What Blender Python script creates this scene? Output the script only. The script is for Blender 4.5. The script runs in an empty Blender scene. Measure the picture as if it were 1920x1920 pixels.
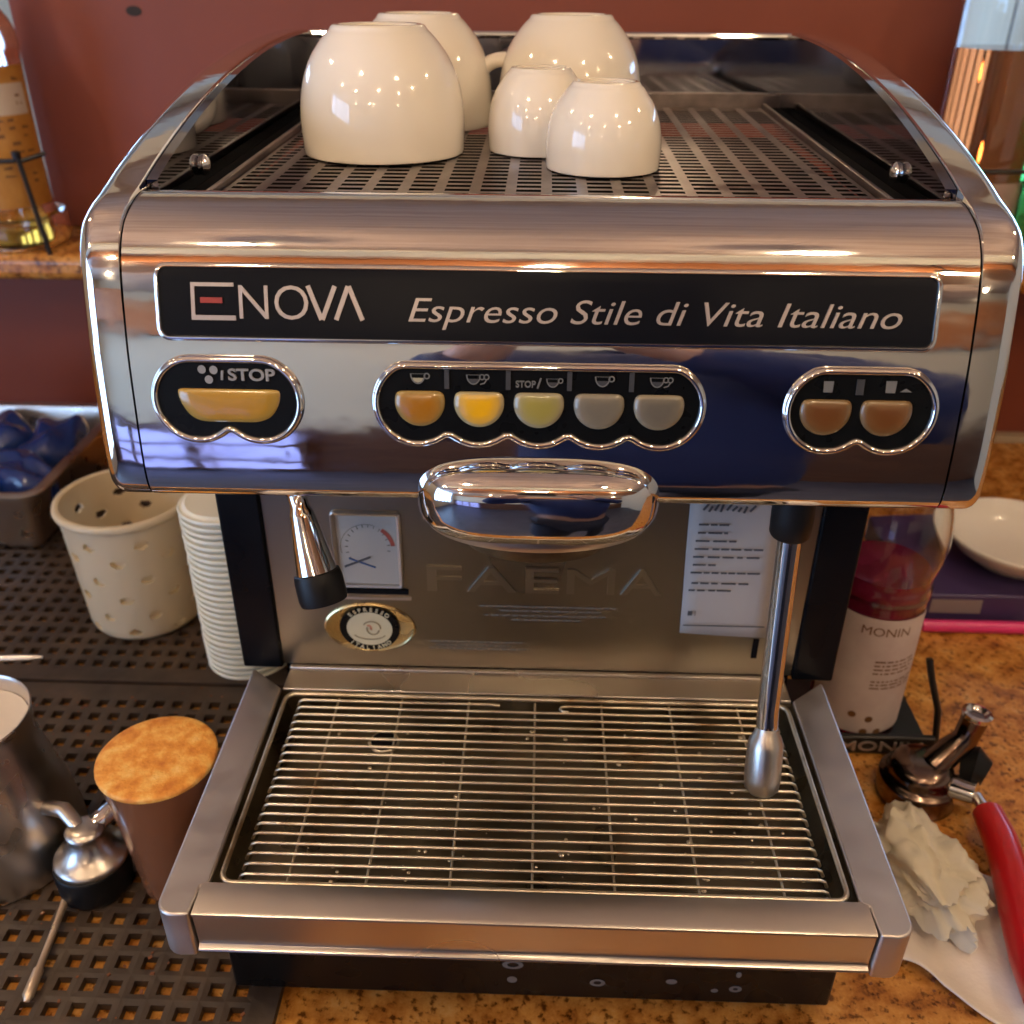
import bpy, bmesh, math, random
from mathutils import Vector, Matrix
random.seed(7)
PI = math.pi
sc = bpy.context.scene
COL = sc.collection

# ------------------------------------------------------------------ camera
cy_, sy_ = math.cos(-0.0292), math.sin(-0.0292)
cp_, sp_ = math.cos(0.5197), math.sin(0.5197)
cr_, sr_ = math.cos(0.0063), math.sin(0.0063)
_right, _f0, _u0 = Vector((cy_, -sy_, 0)), Vector((sy_, cy_, 0)), Vector((0, 0, 1))
_fwd = cp_ * _f0 - sp_ * _u0
_up = sp_ * _f0 + cp_ * _u0
_r2 = cr_ * _right + sr_ * _up
_u2 = -sr_ * _right + cr_ * _up
cam_d = bpy.data.cameras.new('camera')
cam = bpy.data.objects.new('camera', cam_d)
COL.objects.link(cam)
M3 = Matrix((_r2, _u2, -_fwd)).transposed()
cam.matrix_world = Matrix.Translation(Vector((-0.0024, -0.3703, 0.6554))) @ M3.to_4x4()
cam_d.sensor_width = 36
cam_d.lens = 36 * 1775 / 1920
cam_d.clip_start = 0.01
cam_d.clip_end = 50
cam_d.dof.use_dof = True
cam_d.dof.focus_distance = 0.56
cam_d.dof.aperture_fstop = 8.5
sc.camera = cam

# ------------------------------------------------------------------ world and exposure
w = bpy.data.worlds.new('World')
sc.world = w
w.use_nodes = True
w.node_tree.nodes['Background'].inputs[0].default_value = (0.5, 0.55, 0.65, 1)
w.node_tree.nodes['Background'].inputs[1].default_value = 0.05
sc.view_settings.view_transform = 'Standard'
sc.view_settings.look = 'None'
sc.view_settings.exposure = 1.15
sc.view_settings.gamma = 1
sc.cycles.use_denoising = True
sc.cycles.max_bounces = 9
sc.cycles.diffuse_bounces = 3
sc.cycles.glossy_bounces = 6
sc.cycles.transmission_bounces = 8
sc.cycles.transparent_max_bounces = 8
sc.cycles.sample_clamp_indirect = 6
sc.cycles.caustics_reflective = True
sc.cycles.blur_glossy = 0.5

LAMP_W = 9.5
WINDOW_L = 4.2

# ------------------------------------------------------------------ materials
def _nt(m):
    return m.node_tree.nodes, m.node_tree.links

def P(name, col, rough=0.5, metal=0.0, **k):
    m = bpy.data.materials.new(name)
    m.use_nodes = True
    b = m.node_tree.nodes['Principled BSDF']
    b.inputs['Base Color'].default_value = (*col, 1)
    b.inputs['Roughness'].default_value = rough
    b.inputs['Metallic'].default_value = metal
    for n, v in k.items():
        key = {'trans': 'Transmission Weight', 'ior': 'IOR', 'coat': 'Coat Weight', 'emit': 'Emission Color',
               'es': 'Emission Strength', 'sss': 'Subsurface Weight', 'coatr': 'Coat Roughness', 'alpha': 'Alpha', 'aniso': 'Anisotropic', 'spec': 'Specular IOR Level'}[n]
        b.inputs[key].default_value = (*v, 1) if key == 'Emission Color' else v
    if k.get('sss'):
        b.inputs['Subsurface Radius'].default_value = (0.01, 0.007, 0.005)
    return m

def _noise(m, scale, stretch=(1, 1, 1), detail=6, rough=0.6):
    N, L = _nt(m)
    tc = N.new('ShaderNodeTexCoord')
    mp = N.new('ShaderNodeMapping')
    mp.inputs['Scale'].default_value = stretch
    nz = N.new('ShaderNodeTexNoise')
    nz.inputs['Scale'].default_value = scale
    nz.inputs['Detail'].default_value = detail
    nz.inputs['Roughness'].default_value = rough
    L.new(tc.outputs['Object'], mp.inputs[0])
    L.new(mp.outputs[0], nz.inputs['Vector'])
    return nz

def ramp(m, fac, stops):
    N, L = _nt(m)
    r = N.new('ShaderNodeValToRGB')
    while len(r.color_ramp.elements) < len(stops):
        r.color_ramp.elements.new(0.5)
    for e, (p, c) in zip(r.color_ramp.elements, stops):
        e.position = p
        e.color = (*c, 1) if len(c) == 3 else c
    L.new(fac, r.inputs[0])
    return r.outputs[0]

def vary(m, scale, stops, stretch=(1, 1, 1), detail=6):
    N, L = _nt(m)
    nz = _noise(m, scale, stretch, detail)
    L.new(ramp(m, nz.outputs[0], stops), N['Principled BSDF'].inputs['Base Color'])
    return m

def vrough(m, scale, lo, hi, stretch=(1, 1, 1), detail=1.5):
    N, L = _nt(m)
    nz = _noise(m, scale, stretch, detail)
    mr = N.new('ShaderNodeMapRange')
    mr.inputs[1].default_value, mr.inputs[2].default_value = 0.3, 0.7
    mr.inputs[3].default_value, mr.inputs[4].default_value = lo, hi
    L.new(nz.outputs[0], mr.inputs[0])
    L.new(mr.outputs[0], N['Principled BSDF'].inputs['Roughness'])
    return m

def bump(m, scale, strength, dist=0.001, stretch=(1, 1, 1), detail=4):
    N, L = _nt(m)
    nz = _noise(m, scale, stretch, detail)
    bp = N.new('ShaderNodeBump')
    bp.inputs['Strength'].default_value = strength
    bp.inputs['Distance'].default_value = dist
    L.new(nz.outputs[0], bp.inputs['Height'])
    b = N['Principled BSDF'].inputs['Normal']
    if b.is_linked:
        L.new(b.links[0].from_socket, bp.inputs['Normal'])
    L.new(bp.outputs[0], b)
    return m

M = {}
M['chrome'] = bump(vrough(P('chrome', (0.74, 0.73, 0.72), 0.05, 1), 35, 0.025, 0.10, (1, 3, 3)), 9, 0.25, 0.002)
M['polished'] = vrough(P('polished_steel', (0.30, 0.31, 0.35), 0.05, 1), 30, 0.03, 0.09)
M['brushed'] = bump(vrough(P('brushed_steel', (0.56, 0.52, 0.48), 0.3, 1), 5, 0.25, 0.34, (1, 1, 1), 2), 30, 0.06, 0.0002, (1, 14, 14), 2)
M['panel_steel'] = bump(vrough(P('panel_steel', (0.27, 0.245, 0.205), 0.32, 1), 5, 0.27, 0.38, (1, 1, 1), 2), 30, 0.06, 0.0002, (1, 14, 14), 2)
M['raised_steel'] = P('raised_steel', (0.34, 0.31, 0.26), 0.3, 1)
M['satin'] = bump(vrough(P('satin_steel', (0.58, 0.53, 0.50), 0.42, 1), 40, 0.36, 0.50), 900, 0.15, 0.0003)
M['wire'] = vary(P('wire_steel', (0.80, 0.72, 0.58), 0.36, 1), 22, [(0.30, (0.42, 0.30, 0.18)), (0.46, (0.76, 0.67, 0.53)), (0.7, (0.84, 0.77, 0.64))], (1, 1, 1), 3)
M['basin'] = vary(vrough(P('wet_basin_steel', (0.3, 0.27, 0.22), 0.3, 1), 25, 0.25, 0.5), 14, [(0.3, (0.07, 0.045, 0.022)), (0.5, (0.16, 0.135, 0.095)), (0.75, (0.24, 0.21, 0.155))])
M['tray_steel'] = vary(vrough(P('tray_steel', (0.3, 0.28, 0.27), 0.36, 1), 30, 0.28, 0.46), 60, [(0.3, (0.20, 0.17, 0.165)), (0.7, (0.32, 0.275, 0.26))])
M['dark_inside'] = P('dark_inside', (0.006, 0.006, 0.007), 0.8, spec=0.05)
M['black_gloss'] = vrough(P('black_gloss', (0.003, 0.003, 0.0035), 0.35, spec=0.2), 40, 0.2, 0.4)
M['black_col'] = vrough(P('black_enamel', (0.003, 0.0035, 0.005), 0.35, spec=0.15), 20, 0.2, 0.45)
M['plate_black'] = P('plate_black', (0.0035, 0.0045, 0.0075), 0.3, spec=0.12)
M['pad_black'] = vrough(P('pad_black', (0.004, 0.0045, 0.005), 0.3, spec=0.12), 90, 0.25, 0.4)
M['black_rubber'] = vrough(P('black_rubber', (0.006, 0.006, 0.007), 0.45, spec=0.25), 60, 0.32, 0.55)
M['letter'] = P('letter_silver', (0.46, 0.40, 0.37), 0.35, 0.6)
M['letter_grey'] = P('letter_grey', (0.24, 0.24, 0.24), 0.5, 0.0)
M['letter_red'] = P('letter_red', (0.30, 0.03, 0.02), 0.4)
M['icon'] = P('icon_grey', (0.13, 0.13, 0.125), 0.5)
M['icon_light'] = P('icon_light', (0.32, 0.29, 0.19), 0.5)
M['icon_dim'] = P('icon_dim', (0.035, 0.036, 0.04), 0.5)
M['ceramic'] = bump(P('ceramic', (0.80, 0.75, 0.66), 0.10, coat=0.5, coatr=0.04), 25, 0.03, 0.001)
M['bowl'] = P('bowl_white', (0.78, 0.74, 0.68), 0.2)
M['wall'] = bump(vary(P('wall_red', (0.2, 0.04, 0.03), 0.55), 2.2, [(0.3, (0.19, 0.040, 0.018)), (0.7, (0.245, 0.053, 0.025))]), 90, 0.12, 0.001)
M['granite'] = P('granite', (0.4, 0.2, 0.06), 0.22)
def granite(m):
    N, L = _nt(m)
    a = _noise(m, 38, detail=8, rough=0.7)
    c1 = ramp(m, a.outputs[0], [(0.30, (0.08, 0.025, 0.007)), (0.42, (0.38, 0.14, 0.024)), (0.55, (0.58, 0.26, 0.055)), (0.72, (0.70, 0.41, 0.14))])
    b = _noise(m, 150, detail=3)
    c2 = ramp(m, b.outputs[0], [(0.36, (0.12, 0.07, 0.05)), (0.46, (1, 1, 1))])
    mx = N.new('ShaderNodeMix')
    mx.data_type = 'RGBA'
    mx.blend_type = 'MULTIPLY'
    mx.inputs[0].default_value = 0.8
    L.new(c1, mx.inputs[6])
    L.new(c2, mx.inputs[7])
    L.new(mx.outputs[2], N['Principled BSDF'].inputs['Base Color'])
granite(M['granite'])
M['mat'] = bump(vary(vrough(P('rubber_mat', (0.03, 0.02, 0.016), 0.55), 40, 0.42, 0.65), 14, [(0.3, (0.024, 0.015, 0.011)), (0.55, (0.052, 0.034, 0.023)), (0.75, (0.11, 0.065, 0.036))]), 260, 0.25, 0.001)
def translucent(m, col, f):
    N, L = _nt(m)
    tr = N.new('ShaderNodeBsdfTranslucent')
    tr.inputs[0].default_value = (*col, 1)
    mx = N.new('ShaderNodeMixShader')
    mx.inputs[0].default_value = f
    L.new(N['Principled BSDF'].outputs[0], mx.inputs[1])
    L.new(tr.outputs[0], mx.inputs[2])
    L.new(mx.outputs[0], N['Material Output'].inputs[0])
M['cream_plastic'] = P('cream_plastic', (0.82, 0.72, 0.53), 0.38)
translucent(M['cream_plastic'], (0.88, 0.76, 0.54), 0.42)
M['lid_white'] = P('lid_white', (0.74, 0.74, 0.64), 0.38, sss=0.1)
M['hole_dark'] = P('hole_dark', (0.02, 0.012, 0.008), 0.7)
M['paper'] = bump(P('paper', (0.40, 0.37, 0.35), 0.8), 40, 0.1, 0.001)
M['sticker'] = P('sticker', (0.50, 0.42, 0.34), 0.6)
M['ink'] = P('ink', (0.06, 0.06, 0.07), 0.7)
M['ink_dim'] = P('ink_dim', (0.16, 0.15, 0.13), 0.7)
M['dial'] = P('dial_white', (0.36, 0.34, 0.31), 0.4)
M['dial_blue'] = P('dial_blue', (0.02, 0.07, 0.22), 0.4)
M['dial_red'] = P('dial_red', (0.30, 0.06, 0.04), 0.5)
M['gold'] = vrough(P('brassy_rim', (0.62, 0.47, 0.23), 0.25, 1), 50, 0.15, 0.35)
M['badge_cream'] = P('badge_cream', (0.58, 0.50, 0.32), 0.4)
M['badge_line'] = P('badge_line', (0.22, 0.17, 0.10), 0.5)
M['badge_red'] = P('badge_red', (0.50, 0.20, 0.12), 0.5)
M['red_handle'] = bump(P('red_handle', (0.42, 0.010, 0.012), 0.28, coat=0.3), 70, 0.05, 0.001)
M['towel'] = bump(bump(P('paper_towel', (0.74, 0.66, 0.60), 0.9), 300, 0.25, 0.001), 30, 0.4, 0.004)
M['tissue'] = bump(bump(P('tissue', (0.82, 0.76, 0.62), 0.95), 40, 0.35, 0.006), 420, 0.3, 0.0008)
translucent(M['tissue'], (0.85, 0.76, 0.58), 0.35)
M['glass'] = P('glass_clear', (0.97, 0.98, 0.97), 0.02, trans=1.0, ior=1.45)
M['glass_green'] = P('glass_green', (0.30, 0.75, 0.35), 0.03, trans=1.0, ior=1.45)
M['syrup'] = P('syrup_red', (0.42, 0.03, 0.10), 0.05, trans=0.45, ior=1.35)
M['amber'] = P('amber_liquid', (0.75, 0.36, 0.05), 0.02, trans=0.85, ior=1.35)
M['brown_liquid'] = P('brown_liquid', (0.42, 0.11, 0.03), 0.03, trans=0.8, ior=1.35)
M['orange_label'] = vary(P('orange_label', (0.42, 0.19, 0.03), 0.5), 30, [(0.35, (0.36, 0.15, 0.02)), (0.65, (0.46, 0.22, 0.04))])
M['label_print'] = P('label_print', (0.16, 0.07, 0.02), 0.6)
M['syrup_label'] = vary(P('syrup_label', (0.55, 0.46, 0.45), 0.55), 25, [(0.3, (0.50, 0.40, 0.40)), (0.7, (0.60, 0.52, 0.50))])
M['pink_label'] = P('pink_label', (0.42, 0.30, 0.27), 0.6)
M['steel_pot'] = bump(vrough(P('pot_steel', (0.68, 0.64, 0.60), 0.3, 1), 30, 0.24, 0.38), 15, 0.04, 0.001)
M['milk'] = bump(P('milk_foam', (0.62, 0.55, 0.48), 0.6), 120, 0.3, 0.001)
M['crema'] = bump(vary(P('orange_foam', (0.6, 0.25, 0.04), 0.65), 75, [(0.28, (0.52, 0.15, 0.015)), (0.48, (0.74, 0.31, 0.045)), (0.62, (0.84, 0.48, 0.12)), (0.75, (0.88, 0.60, 0.24))]), 220, 0.6, 0.002)
M['brown_cup'] = vrough(P('brown_cup', (0.20, 0.075, 0.035), 0.2, coat=0.4), 20, 0.12, 0.3)
M['black_wire'] = P('black_wire', (0.010, 0.011, 0.014), 0.3)
M['blue_wrap'] = bump(vrough(P('dark_blue_wrap', (0.012, 0.035, 0.17), 0.15, coat=0.5), 20, 0.08, 0.25), 25, 0.5, 0.01)
M['purple_box'] = P('purple_box', (0.055, 0.035, 0.12), 0.4)
M['grey_tape'] = P('grey_tape', (0.24, 0.2, 0.21), 0.6)
M['pink_pen'] = P('pink_pen', (0.75, 0.04, 0.22), 0.35)
M['rack_black'] = P('rack_black', (0.008, 0.008, 0.009), 0.35)
M['trim'] = P('trim_beige', (0.40, 0.31, 0.21), 0.6)
M['stick'] = vrough(P('thin_stem', (0.62, 0.50, 0.38), 0.35, 0.7), 80, 0.25, 0.5)
M['pf_dark_reflect'] = P('chrome_dark_reflection', (0.20, 0.14, 0.11), 0.18, 1)  # dark reflection of the chrome put into its base colour
# the room that the chrome mirrors
M['ceiling'] = bump(vary(P('ceiling_wood', (0.40, 0.25, 0.2), 0.6), 3, [(0.3, (0.36, 0.24, 0.185)), (0.7, (0.54, 0.40, 0.32))], (1, 6, 1)), 30, 0.1, 0.002)
M['cream_wall'] = P('cream_wall', (0.62, 0.55, 0.42), 0.7)
M['wainscot'] = vary(P('wainscot_wood', (0.3, 0.12, 0.05), 0.4), 3, [(0.3, (0.07, 0.03, 0.02)), (0.7, (0.13, 0.06, 0.035))], (1, 1, 8))
M['oak'] = vary(P('oak_beam', (0.4, 0.16, 0.05), 0.4), 4, [(0.3, (0.32, 0.10, 0.03)), (0.7, (0.55, 0.22, 0.08))], (1, 12, 12))
M['floor'] = vary(P('floor_dark', (0.06, 0.05, 0.05), 0.4), 5, [(0.3, (0.04, 0.042, 0.065)), (0.7, (0.07, 0.07, 0.10))])
M['daylight'] = P('daylight_pane', (0.3, 0.5, 0.9), 0.2, emit=(0.36, 0.60, 1.0), es=WINDOW_L)
M['daylight_far'] = P('daylight_far', (0.3, 0.4, 0.8), 0.2, emit=(0.36, 0.40, 1.0), es=0.55)
M['bulb'] = P('lamp_bulb', (1, 0.8, 0.5), 0.3, emit=(1.0, 0.72, 0.40), es=30)
M['navy'] = bump(P('navy_shirt', (0.012, 0.022, 0.095), 0.8), 60, 0.3, 0.003)
M['jeans'] = P('dark_jeans', (0.02, 0.025, 0.05), 0.85)
M['skin'] = P('skin', (0.45, 0.24, 0.16), 0.5, sss=0.1)
M['hair'] = P('hair', (0.03, 0.018, 0.012), 0.6)
M['phone'] = P('phone_black', (0.01, 0.01, 0.012), 0.2)

# ------------------------------------------------------------------ building helpers
def origin(o):
    v = Vector((0, 0, 0))
    while o is not None:
        v = v + o.location
        o = o.parent
    return v

def link(name, me, mat, parent=None, smooth=35, bev=0, loc=None):
    o = bpy.data.objects.new(name, me)
    COL.objects.link(o)
    if mat is not None:
        me.materials.append(M[mat] if isinstance(mat, str) else mat)
    if parent is not None:
        o.parent = parent
    if loc is not None:
        o.location = loc
    if smooth:
        me.polygons.foreach_set('use_smooth', [True] * len(me.polygons))
        me.set_sharp_from_angle(angle=math.radians(smooth))
    if bev:
        md = o.modifiers.new('bevel', 'BEVEL')
        md.width = bev
        md.segments = 3
        md.limit_method = 'ANGLE'
        md.angle_limit = math.radians(40)
        md.harden_normals = False
        me.polygons.foreach_set('use_smooth', [True] * len(me.polygons))
        me.set_sharp_from_angle(angle=math.radians(60))
    return o

class MB:
    def __init__(s):
        s.v, s.f = [], []
    def add(s, vs, fs):
        n = len(s.v)
        s.v += [tuple(p) for p in vs]
        s.f += [tuple(i + n for i in f) for f in fs]
        return s
    def box(s, x0, x1, y0, y1, z0, z1, mat=None):
        vs = [Vector((x, y, z)) for x in (x0, x1) for y in (y0, y1) for z in (z0, z1)]
        if mat is not None:
            vs = [mat @ p for p in vs]
        return s.add(vs, [(0, 1, 3, 2), (4, 6, 7, 5), (0, 4, 5, 1), (2, 3, 7, 6), (0, 2, 6, 4), (1, 5, 7, 3)])
    def tube(s, pts, r, n=10, caps=True):
        pts = [Vector(p) for p in pts]
        rs = r if isinstance(r, (list, tuple)) else [r] * len(pts)
        rings = []
        prev = None
        for i, p in enumerate(pts):
            t = (pts[min(i + 1, len(pts) - 1)] - pts[max(i - 1, 0)])
            if t.length < 1e-9:
                t = Vector((0, 0, 1))
            t.normalize()
            if prev is None:
                a = Vector((0, 0, 1)) if abs(t.z) < 0.9 else Vector((1, 0, 0))
                u = t.cross(a).normalized()
            else:
                u = (prev - t * prev.dot(t)).normalized()
            prev = u
            vv = t.cross(u)
            rings.append([p + (u * math.cos(2 * PI * k / n) + vv * math.sin(2 * PI * k / n)) * rs[i] for k in range(n)])
        vs = [q for rg in rings for q in rg]
        fs = []
        for i in range(len(rings) - 1):
            for k in range(n):
                a, b = i * n + k, i * n + (k + 1) % n
                fs.append((a, b, b + n, a + n))
        if caps:
            fs.append(tuple(range(n - 1, -1, -1)))
            fs.append(tuple((len(rings) - 1) * n + k for k in range(n)))
        return s.add(vs, fs)
    def lathe(s, prof, c=(0, 0, 0), n=40, mat=None, sx=1, sy=1, caps=True):
        c = Vector(c)
        vs, fs = [], []
        for r, z in prof:
            for k in range(n):
                p = Vector((r * sx * math.cos(2 * PI * k / n), r * sy * math.sin(2 * PI * k / n), z))
                vs.append((mat @ p) if mat is not None else p + c)
        for i in range(len(prof) - 1):
            for k in range(n):
                a, b = i * n + k, i * n + (k + 1) % n
                fs.append((a, b, b + n, a + n))
        if caps and prof[0][0] > 1e-6:
            fs.append(tuple(range(n - 1, -1, -1)))
        if caps and prof[-1][0] > 1e-6:
            fs.append(tuple((len(prof) - 1) * n + k for k in range(n)))
        return s.add(vs, fs)
    def prism_x(s, poly, x0, x1):          # poly in (y, z), extruded along x
        n = len(poly)
        vs = [(x0, y, z) for y, z in poly] + [(x1, y, z) for y, z in poly]
        fs = [(i, (i + 1) % n, n + (i + 1) % n, n + i) for i in range(n)]
        fs += [tuple(range(n - 1, -1, -1)), tuple(range(n, 2 * n))]
        return s.add(vs, fs)
    def prism_z(s, poly, z0, z1):          # poly in (x, y)
        n = len(poly)
        vs = [(x, y, z0) for x, y in poly] + [(x, y, z1) for x, y in poly]
        fs = [(i, (i + 1) % n, n + (i + 1) % n, n + i) for i in range(n)]
        fs += [tuple(range(n - 1, -1, -1)), tuple(range(n, 2 * n))]
        return s.add(vs, fs)
    def mesh(s, name, off=None, fix=True):
        me = bpy.data.meshes.new(name)
        vs = s.v if off is None else [(p[0] - off[0], p[1] - off[1], p[2] - off[2]) for p in s.v]
        me.from_pydata(vs, [], s.f)
        if fix:
            bm = bmesh.new()
            bm.from_mesh(me)
            bmesh.ops.remove_doubles(bm, verts=bm.verts, dist=1e-6)
            bmesh.ops.recalc_face_normals(bm, faces=bm.faces)
            bm.to_mesh(me)
            bm.free()
        me.update()
        return me
    def build(s, name, mat, parent=None, smooth=35, bev=0, local=False, fix=True):
        off = None if (parent is None or local) else origin(parent)
        return link(name, s.mesh(name, off, fix), mat, parent, smooth, bev)

def tag(o, label=None, cat=None, group=None, kind=None):
    if label: o['label'] = label
    if cat: o['category'] = cat
    if group: o['group'] = group
    if kind: o['kind'] = kind
    return o

def thing(name, label, cat, loc=(0, 0, 0), rz=0, group=None):
    o = bpy.data.objects.new(name, None)
    COL.objects.link(o)
    o.empty_display_size = 0.02
    o.location = loc
    o.rotation_euler = (0, 0, rz)
    return tag(o, label, cat, group)

def copy_tree(o, parent=None):
    c = o.copy()
    COL.objects.link(c)
    if parent is not None:
        c.parent = parent
    for ch in list(o.children):
        copy_tree(ch, c)
    return c

def struct(o):
    o['kind'] = 'structure'
    return o

_tcache = {}
def text_geo(s, shear=0.0, extrude=0.0, offset=0.0):
    cu = bpy.data.curves.new('txt', 'FONT')
    cu.body = s
    cu.size = 1
    cu.shear = shear
    cu.extrude = extrude
    cu.offset = offset
    cu.resolution_u = 4
    ob = bpy.data.objects.new('txt', cu)
    COL.objects.link(ob)
    dg = bpy.context.evaluated_depsgraph_get()
    me = bpy.data.meshes.new_from_object(ob.evaluated_get(dg))
    vs = [tuple(v.co) for v in me.vertices]
    fs = [tuple(p.vertices) for p in me.polygons]
    bpy.data.objects.remove(ob)
    bpy.data.curves.remove(cu)
    bpy.data.meshes.remove(me)
    return vs, fs

def put_text(mb, s, x0, x1, z0, capz, fn, h0, h1, shear=0.0, offset=0.0):
    """text between x0..x1, baseline z0, capital top capz, mapped by fn(x, z, h)"""
    vs, fs = text_geo(s, shear, 0.5, offset)
    cap = max(v[1] for v in text_geo('E')[0])
    a, b = min(v[0] for v in vs), max(v[0] for v in vs)
    out = []
    for x, y, z in vs:
        out.append(fn(x0 + (x - a) / (b - a) * (x1 - x0), z0 + y / cap * (capz - z0), h1 if z > 0 else h0))
    mb.add(out, fs)

def catmull(pts, n):
    out = []
    for i in range(len(pts) - 1):
        p0, p1, p2, p3 = pts[max(i - 1, 0)], pts[i], pts[i + 1], pts[min(i + 2, len(pts) - 1)]
        for k in range(n):
            t = k / n
            out.append(tuple(0.5 * ((2 * b) + (-a + c) * t + (2 * a - 5 * b + 4 * c - d) * t * t + (-a + 3 * b - 3 * c + d) * t ** 3)
                             for a, b, c, d in zip(p0, p1, p2, p3)))
    out.append(tuple(pts[-1]))
    return out

# ------------------------------------------------------------------ the room (mirrored in the chrome) and the setting
ZC, ZF = 1.45, -0.92
struct(MB().box(-2.6, 2.6, -3.3, 5.0, ZF - 0.1, ZF).build('floor', 'floor', smooth=0))
struct(MB().box(-2.75, 2.75, -3.45, 5.15, ZC, ZC + 0.1).build('ceiling', 'ceiling', smooth=0))
struct(MB().box(-2.6, 2.6, 1.05, 1.2, ZF, 0.2875).build('wall_back', 'wall', smooth=0))
tag(MB().box(-.715, .535, 1.030, 1.055, 0.3240, .86).build('wall_board', 'wall', smooth=0, bev=.002), 'large red brown board standing on the granite ledge behind the machine', 'board')
struct(MB().box(-2.6, 2.6, 5.0, 5.15, ZF, ZC).build('wall_far', 'cream_wall', smooth=0))
for yb_ in (1.30, 1.95, 2.75, 3.7):
    tag(MB().box(-2.6, 2.6, yb_, yb_ + .22, 1.31, ZC - .001).build('ceiling_beam', 'oak' if yb_ > 2 else 'cream_wall', smooth=0), ['pale first beam beyond the red wall', 'pale second beam beyond the red wall', 'orange third beam beyond the red wall', 'orange last beam near the far room end'][(1.30, 1.95, 2.75, 3.7).index(yb_)], 'beam')
sm = MB().lathe([(.0001, 0), (.006, .0003), (.009, .0001)], n=14, mat=Matrix.Translation((-.548, 1.0290, .606)) @ Matrix.Rotation(PI / 2, 4, 'X') @ Matrix.Diagonal((1.2, .7, 1, 1))).build('dark_scuff', 'hole_dark', bpy.data.objects['wall_board'], 0)
fw = MB()
fw.box(-2.6, 2.6, -3.45, -3.3, -0.10, ZC)
struct(fw.build('wall_front', 'cream_wall', smooth=0))
wn = struct(MB().box(-2.6, 2.6, -3.44, -3.28, ZF, -0.10).build('wainscot', 'wainscot', smooth=0))
struct(MB().box(2.6, 2.75, -3.45, 1.9, ZF, ZC).box(2.6, 2.75, 4.6, 5.15, ZF, ZC).box(2.6, 2.75, 1.9, 4.6, ZF, -.3).box(2.6, 2.75, 1.9, 4.6, 1.2, ZC).build('wall_right', 'cream_wall', smooth=0))
lw = MB()
lw.box(-2.75, -2.6, -3.45, -2.9, ZF, ZC)
lw.box(-2.75, -2.6, -0.8, 2.2, ZF, ZC)
lw.box(-2.75, -2.6, 4.6, 5.15, ZF, ZC)
lw.box(-2.75, -2.6, 2.2, 4.6, ZF, -.3)
lw.box(-2.75, -2.6, 2.2, 4.6, 1.2, ZC)
lw.box(-2.75, -2.6, -2.9, -0.8, ZF, -0.5)
lw.box(-2.75, -2.6, -2.9, -0.8, 1.35, ZC)
struct(lw.build('wall_left', 'cream_wall', smooth=0))
win = thing('window', 'wide side window with blue daylight behind dark mullions', 'window', (-2.66, -1.85, -0.5))
MB().box(-2.70, -2.69, -2.9, -0.8, -0.5, 1.35).build('pane', 'daylight', win, 0)
fr = MB()
for k in range(6):
    y = -2.9 + k * 0.42
    fr.box(-2.69, -2.62, y - 0.035, y + 0.035, -0.5, 1.35)
fr.box(-2.685, -2.625, -2.9, -0.8, 0.45, 0.50)
fr.build('frame', 'wainscot', win, 0)
for sx, ya, lab in ((-1, 2.2, 'left'), (1, 1.9, 'right')):
    wq = thing('window', 'daylight window far behind the red board on the %s side' % lab, 'window', (sx * 2.66, 3.3, -.3))
    xa, xb = sorted((sx * 2.69, sx * 2.70))
    MB().box(xa, xb, ya, 4.6, -.3, 1.2).build('pane', 'daylight', wq, 0)
    fr = MB()
    xa, xb = sorted((sx * 2.62, sx * 2.685))
    for k in range(6):
        y = ya + (4.6 - ya) * k / 5
        fr.box(xa, xb, y - .035, y + .035, -.3, 1.2)
    fr.build('frame', 'wainscot', wq, 0)
win2 = thing('window', 'tall window on the far wall with blue daylight', 'window', (-1.7, -3.27, -0.6))
MB().box(-2.35, -1.0, -3.27, -3.262, -0.85, -0.13).build('pane', 'daylight_far', win2, 0)
fr = MB()
for k in range(4):
    x = -2.35 + k * 0.45
    fr.box(x - 0.03, x + 0.03, -3.262, -3.22, -0.85, -0.13)
for z in (-0.85, -0.62, -0.38, -0.15):
    fr.box(-2.35, -1.0, -3.2615, -3.235, z - 0.02, z + 0.02)
fr.build('frame', 'wainscot', win2, 0)
tag(MB().box(-2.6, 2.6, -0.86, -0.66, 1.37, ZC - .001).build('ceiling_beam', 'cream_wall', smooth=0), 'pale beam across the wooden ceiling above the counter front', 'beam')
tag(MB().box(-2.6, 2.6, -1.75, -1.05, 1.30, ZC - .001).build('ceiling_beam', 'oak', smooth=0), 'broad orange wooden beam across the ceiling', 'beam')
tag(MB().box(-2.6, 2.6, -3.279, -3.10, 0.95, 1.25).build('wall_beam', 'oak', smooth=0), 'orange wooden beam along the far wall', 'beam')

struct(MB().box(-2.6, 2.6, -0.16, 1.048, -0.06, 0.0).build('counter', 'granite', smooth=0, bev=0.006))
tag(MB().box(-2.6, 2.6, -0.10, 1.04, ZF + 0.001, -0.061).build('counter_cabinet', 'wainscot', smooth=0), 'wooden cabinet carrying the granite counter', 'cabinet')
tag(MB().box(-2.6, 2.6, 1.030, 1.049, 0.001, 0.012).build('wall_trim', 'trim', smooth=0), 'thin beige trim strip at the foot of the red wall', 'trim')
lg = MB().box(-2.5, 2.5, 0.87, 1.22, 0.288, 0.3235)
tag(lg.build('granite_ledge', 'granite', smooth=0, bev=0.012), 'brown granite ledge on the red wall behind the machine', 'ledge')

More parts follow.
